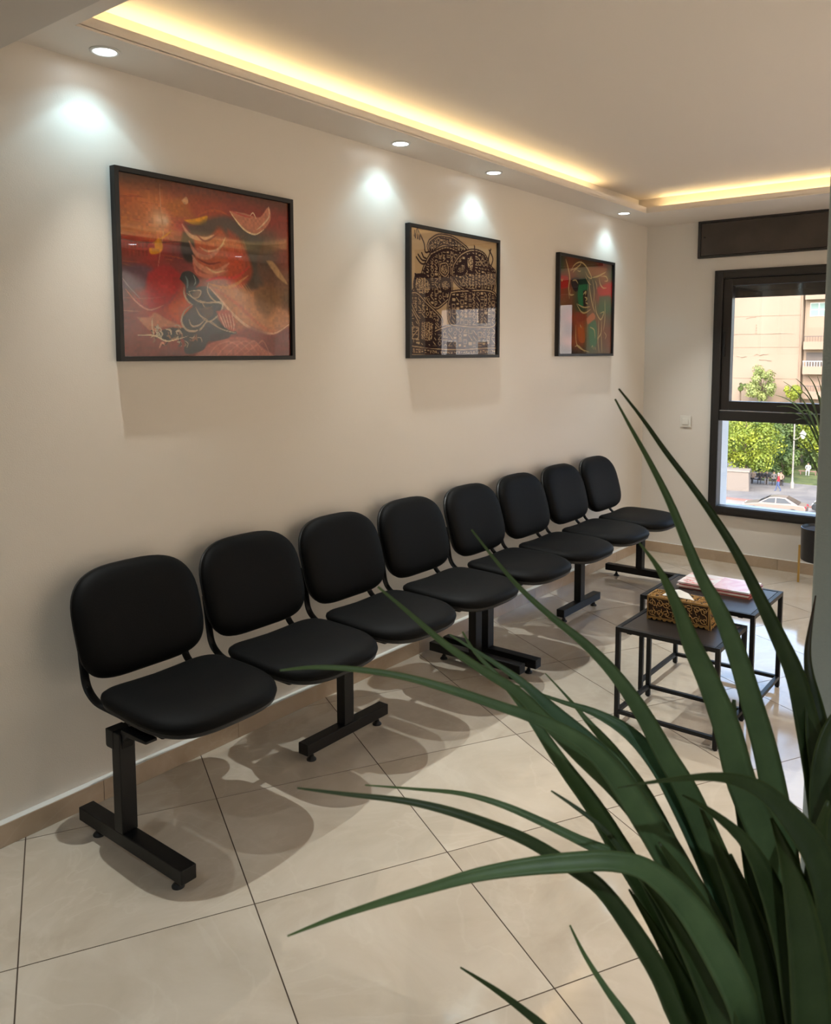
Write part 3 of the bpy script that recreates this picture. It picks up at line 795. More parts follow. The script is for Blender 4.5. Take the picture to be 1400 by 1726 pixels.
for k in range(30):
    an = k * .209; a1.stroke([(385 + 60 * math.cos(an), 485 + 70 * math.sin(an)), (385 + 150 * math.cos(an), 485 + 180 * math.sin(an))], .004, (222, 130, 60), .35)
a1.stroke([(398, 230), (400, 420), (412, 570), (390, 690), (368, 820)], .008, (214, 150, 110), .7)
a1.stroke([(120, 610), (300, 640), (560, 640)], .006, (90, 40, 34), .8)
for k in range(14): a1.poly([(130 + 26 * (k % 7), 630 + 60 * (k // 7)), (146 + 26 * (k % 7), 632 + 60 * (k // 7)), (146 + 26 * (k % 7), 676 + 60 * (k // 7)), (130 + 26 * (k % 7), 674 + 60 * (k // 7))], (120, 40, 34), .6, curve=False)
a1.poly([(110, 800), (240, 790), (340, 830), (300, 900), (270, 960), (110, 950)], (84, 66, 86), .7, .03)
a1.poly([(300, 850), (420, 800), (520, 870), (520, 960), (440, 1060), (300, 1090), (280, 960)], (178, 36, 44), .9, .02)
a1.glow((420, 960), .09, (226, 100, 90), .5)
a1.poly([(350, 680), (350, 640), (380, 610), (400, 640), (405, 690), (370, 720), (320, 720), (312, 680)], (226, 150, 32), .95, .01)
a1.stroke([(330, 650), (420, 600), (470, 560)], .010, (220, 140, 40), .7)
a1.poly([(440, 380), (540, 330), (600, 420), (640, 480), (560, 490), (480, 450)], (196, 122, 50), .55, .04)
a1.poly([(545, 350), (580, 325), (592, 366), (566, 378)], (226, 170, 120), .9, .006)
a1.poly([(556, 488), (640, 480), (720, 462), (716, 500), (706, 528), (620, 522)], (232, 158, 28), 1, .006)
a1.stroke([(640, 470), (720, 430), (800, 430), (880, 470)], .014, (196, 90, 44), .8)
# dark mountain
a1.poly([(560, 510), (650, 520), (740, 480), (860, 470), (960, 540), (1040, 620), (1110, 640), (1060, 760), (1040, 880), (1060, 980), (960, 960), (960, 700), (860, 590), (800, 540), (740, 600), (620, 600)], (74, 62, 52), .85, .03)
a1.poly([(1000, 560), (1080, 640), (1060, 820), (1090, 960), (1010, 900), (990, 700)], (72, 70, 64), .7, .04)
a1.poly([(550, 570), (600, 590), (640, 700), (620, 780), (560, 770), (530, 690)], (44, 40, 42), .9, .02)
a1.poly([(640, 600), (720, 620), (800, 560), (860, 640), (850, 760), (800, 830), (700, 850), (620, 740)], (196, 92, 58), .8, .02)
a1.poly([(860, 560), (950, 640), (1010, 800), (1020, 880), (960, 960), (860, 960), (850, 800)], (200, 74, 44), .7, .03)
for p, w, c in [([(545, 520), (600, 600), (700, 625), (760, 600)], .026, (222, 168, 138)), ([(590, 640), (640, 730), (730, 750), (830, 660)], .030, (214, 140, 112)),
                ([(610, 740), (650, 810), (760, 860), (860, 800)], .034, (222, 146, 116)), ([(612, 770), (640, 860), (740, 890), (850, 850)], .026, (210, 120, 96)),
                ([(660, 680), (720, 712), (800, 690), (840, 620)], .012, (234, 190, 150)), ([(700, 820), (760, 860), (830, 850)], .012, (240, 200, 150)),
                ([(640, 590), (700, 640), (780, 600)], .012, (120, 40, 40)), ([(640, 760), (720, 800), (800, 790)], .010, (110, 40, 40)),
                ([(720, 940), (820, 970), (900, 950), (990, 890)], .022, (220, 150, 90)), ([(700, 920), (780, 900), (900, 900), (1000, 830)], .020, (214, 60, 50))]:
    a1.stroke(p, w, c, .85, .008)
for k in range(26):
    x = 700 + 11 * k; a1.stroke([(x, 600 + rr.uniform(0, 60)), (x + 10, 690 + rr.uniform(0, 60))], .004, (222, 130, 84), .35)
    a1.stroke([(x - 10, 930), (x + 40, 985 + rr.uniform(0, 40))], .004, (226, 170, 110), .4)
# bird-like sail
a1.poly([(875, 432), (980, 450), (1030, 470), (1090, 480), (1150, 410), (1160, 500), (1110, 570), (1050, 600), (990, 580), (930, 520)], (206, 128, 98), .95, .006)
a1.stroke([(878, 434), (920, 500), (980, 570), (1050, 602), (1110, 570)], .012, (240, 206, 160)); a1.stroke([(1020, 470), (1040, 450), (1060, 490)], .008, (236, 200, 160))
a1.stroke([(1150, 410), (1150, 480), (1100, 540), (1060, 570)], .010, (232, 190, 150)); a1.stroke([(900, 440), (980, 470), (1030, 480)], .01, (196, 70, 60), .8)
# right-hand drapery
a1.poly([(720, 960), (830, 970), (960, 1000), (1100, 1080), (1260, 1150), (1262, 1240), (1140, 1300), (1020, 1270), (900, 1180), (800, 1080)], (212, 150, 106), .75, .03)
a1.stroke([(720, 965), (800, 1060), (880, 1160), (1000, 1260), (1150, 1300), (1260, 1240)], .018, (236, 190, 150))
a1.stroke([(760, 985), (900, 1080), (1050, 1230), (1150, 1290)], .02, (190, 90, 66), .5, .02)
a1.poly([(1120, 790), (1170, 800), (1250, 930), (1258, 960), (1190, 900)], (200, 158, 110), .8, .01)
a1.poly([(1040, 1000), (1130, 980), (1180, 1080), (1120, 1180), (1040, 1100)], (110, 84, 60), .6, .05)
# lower hills
a1.poly([(860, 1300), (1000, 1250), (1150, 1310), (1262, 1270), (1262, 1460), (600, 1450), (700, 1350)], (128, 62, 56), .8, .03)
a1.poly([(600, 1440), (700, 1360), (850, 1315), (980, 1330), (1080, 1400), (1120, 1460), (620, 1450)], (190, 112, 96), .9, .012)
for k in range(5): a1.stroke([(700 + 60 * k, 1440), (760 + 70 * k, 1370), (860 + 55 * k, 1350), (960 + 40 * k, 1440)], .010, (222, 152, 128), .6, .006)
a1.stroke([(200, 1010), (270, 1090), (350, 1110), (440, 1060), (520, 950)], .020, (170, 60, 56), .9); a1.stroke([(140, 960), (210, 1050), (300, 1110), (400, 1080)], .010, (210, 130, 110))
a1.stroke([(120, 880), (160, 940), (240, 1030)], .007, (170, 150, 150), .7); a1.stroke([(110, 1020), (300, 1030), (420, 1020)], .005, (190, 110, 90), .6); a1.stroke([(110, 1110), (240, 1120)], .006, (200, 140, 110), .6)
a1.poly([(215, 1160), (300, 1160), (340, 1130), (420, 1180), (540, 1240), (400, 1230), (310, 1260)], (206, 140, 104), .8, .01)
a1.poly([(470, 1060), (560, 1050), (580, 1140), (500, 1180), (440, 1120)], (206, 90, 44), .7, .03)
# seated figure
DK = (42, 46, 46)
a1.poly([(580, 990), (640, 960), (700, 960), (740, 1000), (790, 1060), (800, 1110), (760, 1180), (820, 1230), (900, 1290), (800, 1300), (700, 1340), (660, 1400), (540, 1420), (530, 1320), (440, 1330), (330, 1290), (430, 1240), (530, 1240), (520, 1180), (570, 1120), (600, 1090), (556, 1030)], DK, 1, .006)
a1.poly([(515, 900), (540, 855), (590, 850), (636, 890), (650, 930), (600, 980), (560, 980), (550, 940)], (30, 40, 46), 1, .005)
a1.poly([(556, 970), (620, 960), (630, 1000), (560, 1010)], (34, 44, 48), 1)
a1.stroke([(555, 880), (570, 920), (566, 970)], .012, (110, 130, 130)); a1.stroke([(610, 870), (626, 920), (612, 950)], .008, (150, 160, 150))
LT = (196, 176, 146)
for p, w in [([(545, 960), (545, 1010), (570, 1060), (600, 1080)], .012), ([(575, 990), (600, 1030), (640, 1030), (660, 990), (620, 984), (575, 990)], .010), ([(600, 1080), (540, 1130), (520, 1200), (560, 1260), (640, 1260), (700, 1200), (760, 1230)], .014),
             ([(640, 1050), (700, 1070), (800, 1075), (790, 1140), (720, 1200), (660, 1180)], .012), ([(570, 1180), (590, 1230), (640, 1225), (680, 1190)], .010), ([(714, 930), (705, 990), (740, 1050), (800, 1085)], .010),
             ([(620, 1100), (650, 1160), (700, 1190)], .010), ([(660, 1060), (690, 1110), (730, 1100)], .008), ([(560, 1000), (640, 1060), (700, 1070)], .010), ([(700, 1200), (800, 1260), (900, 1290)], .008)]:
    a1.stroke(p, w, LT)
a1.poly([(600, 1000), (650, 990), (640, 1030), (608, 1030)], (120, 100, 84), .9); a1.poly([(640, 1110), (720, 1100), (740, 1150), (690, 1180)], (96, 84, 72), .8)
a1.poly([(760, 1130), (850, 1130), (890, 1220), (880, 1280), (800, 1230)], (186, 92, 74), .9, .006)
for k in range(5): a1.stroke([(780 + 22 * k, 1150), (800 + 20 * k, 1200 + 8 * k), (820 + 14 * k, 1250 + 4 * k)], .010, (226, 180, 150))
# machine-like debris at the figure's feet
for k in range(46):
    x = rr.uniform(300, 640); y = 1225 + (x - 300) * .12 + rr.uniform(-30, 110) * (1 if x > 480 else .7); l = rr.uniform(24, 60); an = rr.uniform(-.3, 2.2)
    c = rr.choice([LT, LT, (60, 50, 44), (30, 28, 28), (150, 110, 84)])
    a1.stroke([(x, y), (x + l * .6 * math.cos(an), y + l * .6 * math.sin(an)), (x + l * math.cos(an + .6), y + l * math.sin(an + .6))], rr.uniform(.006, .014), c)
a1.stroke([(215, 1284), (330, 1290), (420, 1330), (560, 1300)], .010, (222, 196, 156)); a1.stroke([(318, 1170), (316, 1230), (330, 1280)], .008, (226, 190, 150))
a1.stroke([(360, 1380), (380, 1340), (400, 1360)], .012, (220, 150, 120)); a1.poly([(700, 1300), (840, 1280), (840, 1320), (720, 1340)], (52, 42, 44), .9)
# hand-painted texture
nz = np.random.RandomState(1).rand(60, 75); yy = (a1.Y * 59).astype(int); xx = (a1.X * 74).astype(int)
a1.im *= (0.92 + .14 * nz[yy, xx])[..., None]
picture('red_painting', 1.630, 2.463, 1.552, 2.223, a1, 'large red and orange abstract painting with a dark seated figure, leftmost on the wall')

# black-and-white ink drawing: a hunched beast patterned with city walls
PA = (188, 158, 120); IK = (50, 28, 28)
a2 = Art(250, 210, [(168, 155), (1128, 300), (1082, 1580), (135, 1588)], [[PA, PA, (196, 166, 126)], [(188, 158, 118), PA, PA], [(180, 150, 112), PA, PA]])
def ink(pts, w=.014, c=IK): a2.stroke(pts, w, c, 1, .003, taper=False)
def body(pts, seed, cell=.034, c1=IK, c2=PA, line=.006):
    P = [a2.uv(p) for p in pts]
    m = a2.poly(pts, None, 1, .004, mask=True)
    a2.mix(m, c1)
    keep = a2.im.copy(); rr = random.Random(seed)
    u0, u1 = min(p[0] for p in P), max(p[0] for p in P); v0, v1 = min(p[1] for p in P), max(p[1] for p in P)
    u = u0
    while u < u1:
        v = v0
        while v < v1:
            s = cell * rr.uniform(.6, 1.1); k = rr.randrange(6); q = s * .72
            if k == 0: a2.stroke([(u, v), (u + q, v), (u + q, v + q), (u, v + q), (u, v)], line, c2, 1, .002, False, True, 1)
            elif k == 1: a2.stroke([(u, v), (u + q, v + q)], line * 1.4, c2, 1, .002, False, True)
            elif k == 2: a2.stroke([(u, v), (u + q, v), (u, v + q), (u + q, v + q)], line, c2, 1, .002, False, True, 1)
            elif k == 3: a2.stroke([(u, v + q * .5), (u + q * .5, v), (u + q, v + q * .5), (u + q * .5, v + q), (u, v + q * .5)], line, c2, 1, .002, False, True, 3)
            elif k == 4: a2.poly([(u, v), (u + q, v), (u + q * .9, v + q * .6), (u, v + q * .6)], c2, 1, .002, True, False)
            else: a2.stroke([(u, v), (u + q, v)], line, c2, 1, .002, False, True); a2.stroke([(u, v + q * .5), (u + q, v + q * .5)], line, c2, 1, .002, False, True)
            v += s * .95
        u += cell * .98
    a2.im = keep * (1 - m[..., None]) + a2.im * m[..., None]
    a2.stroke(pts + [pts[0]], .030, IK, 1, .003, False); a2.stroke(pts + [pts[0]], .009, c2, 1, .003, False)
body([(380, 300), (480, 235), (620, 250), (720, 310), (800, 390), (700, 420), (560, 350), (470, 380), (400, 440), (360, 370)], 1)
body([(390, 450), (560, 370), (700, 420), (740, 460), (660, 540), (620, 700), (600, 900), (520, 1000), (420, 1060), (330, 950), (290, 700), (330, 560)], 2, .045)
body([(640, 560), (720, 450), (850, 390), (980, 430), (1040, 560), (1100, 640), (1090, 800), (1040, 880), (880, 880), (760, 850), (650, 760), (620, 650)], 3, .04)
body([(220, 700), (320, 700), (380, 800), (360, 900), (250, 920), (200, 820)], 4, .03, PA, IK)
body([(160, 900), (230, 900), (330, 1010), (450, 1130), (490, 1200), (460, 1280), (380, 1200), (250, 1180), (170, 1030)], 5, .04)
body([(150, 1050), (240, 1240), (250, 1400), (460, 1300), (620, 1260), (900, 1290), (1085, 1230), (1082, 1500), (700, 1520), (460, 1510), (300, 1500), (140, 1450)], 6, .06)
body([(600, 880), (760, 860), (1090, 880), (1090, 1230), (900, 1270), (700, 1260), (580, 1230), (560, 1050)], 7, .05)
body([(140, 1490), (460, 1525), (700, 1530), (1082, 1510), (1082, 1580), (136, 1587)], 8, .03)
body([(260, 1200), (390, 1210), (400, 1300), (370, 1440), (260, 1430), (250, 1330)], 9, .026, PA, IK)
body([(490, 560), (560, 550), (580, 640), (540, 700), (485, 650)], 10, .02, (60, 40, 36)); body([(490, 760), (550, 730), (600, 800), (560, 870), (500, 850)], 11, .02, PA, IK)
body([(700, 560), (760, 530), (770, 620), (720, 670), (660, 640)], 12, .02, PA, IK); body([(780, 470), (860, 450), (850, 640), (790, 600)], 13, .03, PA, IK)
for p in ([(250, 170), (290, 260), (320, 340), (330, 430), (380, 420)], [(240, 180), (225, 270)], [(255, 190), (250, 280)], [(275, 230), (270, 290)], [(220, 190), (215, 250)], [(230, 490), (280, 560), (340, 560)], [(250, 460), (290, 520), (335, 530)],
          [(290, 440), (310, 490), (335, 500)], [(1040, 380), (1080, 480), (1050, 580)], [(1060, 370), (1030, 480), (1040, 560)], [(875, 340), (880, 440)], [(850, 445), (910, 445)], [(860, 600), (1100, 640)], [(870, 570), (1090, 600)], [(340, 560), (440, 450), (560, 400), (700, 420)],
          [(150, 1450), (300, 1500), (500, 1510)], [(210, 680), (300, 720)], [(620, 700), (700, 800), (850, 870)], [(160, 900), (200, 830)]): ink(p, .014)
for k in range(11): ink([(390 + 30 * k, 440 - 5 * k + (k - 5) ** 2 * 2.2), (382 + 30 * k, 400 - 6 * k + (k - 5) ** 2 * 2.2)], .008)
for k in range(9): ink([(300 + 12 * k, 640 - 22 * k), (326 + 12 * k, 650 - 22 * k)], .012)
for k in range(7): ink([(920 + 18 * k, 380 + 14 * k), (910 + 18 * k, 420 + 14 * k)], .010)
ink([(160, 1280), (235, 1290), (160, 1400), (225, 1410)], .008, PA); ink([(165, 1285), (165, 1400)], .008, PA); ink([(235, 1290), (228, 1410)], .008, PA)
picture('ink_drawing', 3.247, 4.083, 1.552, 2.223, a2, 'black and cream ink drawing of a patterned hunched beast, middle picture on the wall')

# green and red painting with cream outlines
a3 = Art(220, 180, [(235, 165), (1000, 300), (925, 1600), (180, 1595)], [
 [(52, 62, 46), (110, 56, 36), (88, 58, 40), (84, 62, 44), (112, 40, 34), (66, 58, 44)],
 [(66, 82, 56), (122, 66, 42), (92, 88, 60), (96, 84, 56), (150, 92, 58), (84, 90, 66)],
 [(168, 40, 32), (116, 56, 40), (84, 60, 50), (70, 64, 48), (120, 76, 56), (160, 58, 50)],
 [(146, 66, 40), (120, 74, 44), (50, 84, 58), (96, 74, 54), (166, 62, 54), (176, 52, 48)],
 [(120, 84, 48), (110, 66, 40), (46, 76, 50), (110, 78, 56), (64, 96, 66), (70, 84, 62)],
 [(110, 70, 44), (130, 58, 36), (150, 74, 44), (120, 84, 58), (110, 76, 54), (96, 76, 58)],
 [(120, 80, 50), (96, 52, 36), (168, 84, 44), (76, 110, 80), (120, 70, 48), (124, 68, 50)],
 [(110, 70, 44), (140, 70, 40), (140, 72, 42), (70, 104, 76), (104, 70, 54), (130, 74, 52)],
 [(80, 60, 44), (70, 48, 38), (84, 62, 46), (92, 92, 70), (104, 84, 62), (112, 76, 58)]])
CR = (196, 170, 116)
a3.poly([(215, 480), (340, 470), (350, 560), (340, 640), (220, 640)], (176, 36, 30), .9, .02); a3.poly([(760, 640), (990, 560), (960, 740), (790, 740)], (178, 44, 44), .9, .03)
a3.poly([(640, 330), (900, 340), (890, 390), (720, 470), (650, 430)], (150, 92, 58), .9, .02); a3.poly([(790, 770), (960, 770), (930, 980), (800, 1000)], (66, 100, 70), .8, .03)
a3.poly([(400, 500), (510, 500), (500, 640), (450, 700), (395, 600)], (44, 28, 30), .95, .01); a3.poly([(520, 500), (640, 500), (650, 600), (600, 700), (500, 720), (480, 620)], (28, 54, 38), .95, .01)
a3.poly([(500, 600), (630, 590), (620, 680), (560, 720), (560, 900), (500, 900), (480, 760)], (44, 112, 70), .95, .01); a3.poly([(560, 690), (620, 690), (600, 920), (560, 920)], (60, 34, 26), .9)
a3.poly([(470, 1230), (550, 1220), (560, 1430), (480, 1420)], (176, 92, 42), .95, .006); a3.poly([(590, 1100), (690, 1010), (720, 1090), (620, 1180)], (190, 112, 76), .9, .01)
a3.poly([(620, 1180), (720, 1120), (740, 1300), (720, 1480), (640, 1480)], (62, 116, 84), .9, .02); a3.poly([(450, 1000), (560, 1010), (600, 1090), (500, 1150), (450, 1100)], (140, 60, 40), .8, .02)
for p, w in [([(325, 220), (355, 350), (375, 500), (355, 640), (360, 800)], .022), ([(390, 400), (450, 300), (540, 260), (620, 330), (690, 490), (640, 480), (600, 400)], .016), ([(385, 380), (450, 360), (530, 300), (550, 240)], .012),
             ([(700, 490), (800, 460), (900, 400)], .018), ([(650, 500), (660, 700), (690, 900), (720, 1000)], .018), ([(700, 520), (720, 700), (700, 900)], .014), ([(740, 530), (760, 600), (760, 660)], .014), ([(800, 490), (810, 580), (850, 640), (900, 640)], .018),
             ([(830, 470), (900, 470), (920, 530), (870, 540)], .014), ([(460, 880), (520, 990), (580, 1010), (660, 960)], .018), ([(470, 880), (560, 930), (650, 920)], .016), ([(730, 820), (740, 1000), (800, 1110), (850, 1000), (790, 1020)], .016),
             ([(870, 820), (860, 1100), (830, 1280)], .014), ([(810, 1120), (800, 1300), (750, 1400), (760, 1590)], .018), ([(770, 1120), (760, 1300), (740, 1400)], .012), ([(800, 1320), (800, 1590)], .014), ([(640, 1220), (700, 1260), (710, 1380)], .016),
             ([(440, 1190), (440, 1440), (500, 1530), (620, 1580)], .016), ([(410, 540), (460, 530), (490, 580)], .016), ([(560, 740), (600, 700), (590, 750)], .022), ([(580, 780), (610, 800), (590, 840)], .02), ([(590, 860), (620, 880)], .018),
             ([(380, 660), (370, 740), (400, 750), (430, 740)], .014), ([(500, 1180), (520, 1230)], .014), ([(250, 510), (262, 545), (280, 510)], .014), ([(480, 380), (520, 400), (540, 380)], .010), ([(420, 420), (450, 380), (500, 350)], .010),
             ([(650, 1520), (670, 1490), (680, 1550)], .01), ([(700, 1500), (710, 1550)], .01), ([(600, 470), (640, 560), (680, 600)], .012), ([(420, 1500), (470, 1490), (560, 1580)], .014), ([(840, 1290), (870, 1340), (850, 1400)], .012)]:
    a3.stroke(p, w, CR, .95, .004)
picture('green_red_painting', 4.792, 5.622, 1.555, 2.223, a3, 'green and red abstract painting with cream outlines, rightmost and farthest on the wall')

# ------------------------------------------------------------------ leaves
def leaf(par, pts, mname, fold=.34, thick=.0007, name='leaf', facing=None):
    """long strap leaf along (x,y,z,half width); slightly folded along its midrib; base last"""
    P = [Vector(p[:3]) for p in pts]; Wd = [p[3] for p in pts]
    Q = smoothpath([(p[0], p[1], p[2], p[3]) for p in pts], 4)
    bm = bmesh.new(); la = bm.verts.layers.float.new('along'); le = bm.verts.layers.float.new('edge')
    o3 = Vector(par.location) if par is not None else Vector((0, 0, 0)); rows = []; prev = None; n = len(Q)
    for i, q in enumerate(Q):
        p = Vector(q[:3]); w = max(q[3], .0004)
        t = (Vector(Q[min(i + 1, n - 1)][:3]) - Vector(Q[max(i - 1, 0)][:3])).normalized()
        nrm = Vector(facing) if facing is not None else Vector((.45, -.62, .64))
        s = t.cross(nrm)
        if s.length < .2: s = prev if prev is not None else t.cross(Vector((0, 0, 1)))
        s.normalize()
        if prev is not None:
            if s.dot(prev) < 0: s = -s
            s = (s * .5 + prev * .5).normalized()
        prev = s; nn = s.cross(t).normalized()
        if nn.dot(nrm) < 0: nn = -nn
        row = []
        for k, (a, h) in enumerate(((-1, 0), (-.55, -.7), (0, -1), (.55, -.7), (1, 0))):
            v = bm.verts.new(p + s * w * a + nn * (w * fold * h) - o3); v[la] = i / (n - 1); v[le] = abs(a); row.append(v)
        for a, h in ((.55, -.7), (0, -1), (-.55, -.7)):
            v = bm.verts.new(p + s * w * a + nn * (w * fold * h - thick * 2) - o3); v[la] = i / (n - 1); v[le] = abs(a); row.append(v)
        rows.append(row)
    for a, b in zip(rows[:-1], rows[1:]):
        for k in range(8): bm.faces.new((a[k], a[(k + 1) % 8], b[(k + 1) % 8], b[k]))
    bm.faces.new(rows[0]); bm.faces.new(rows[-1])
    return obj(name, bm, M[mname], par, True)

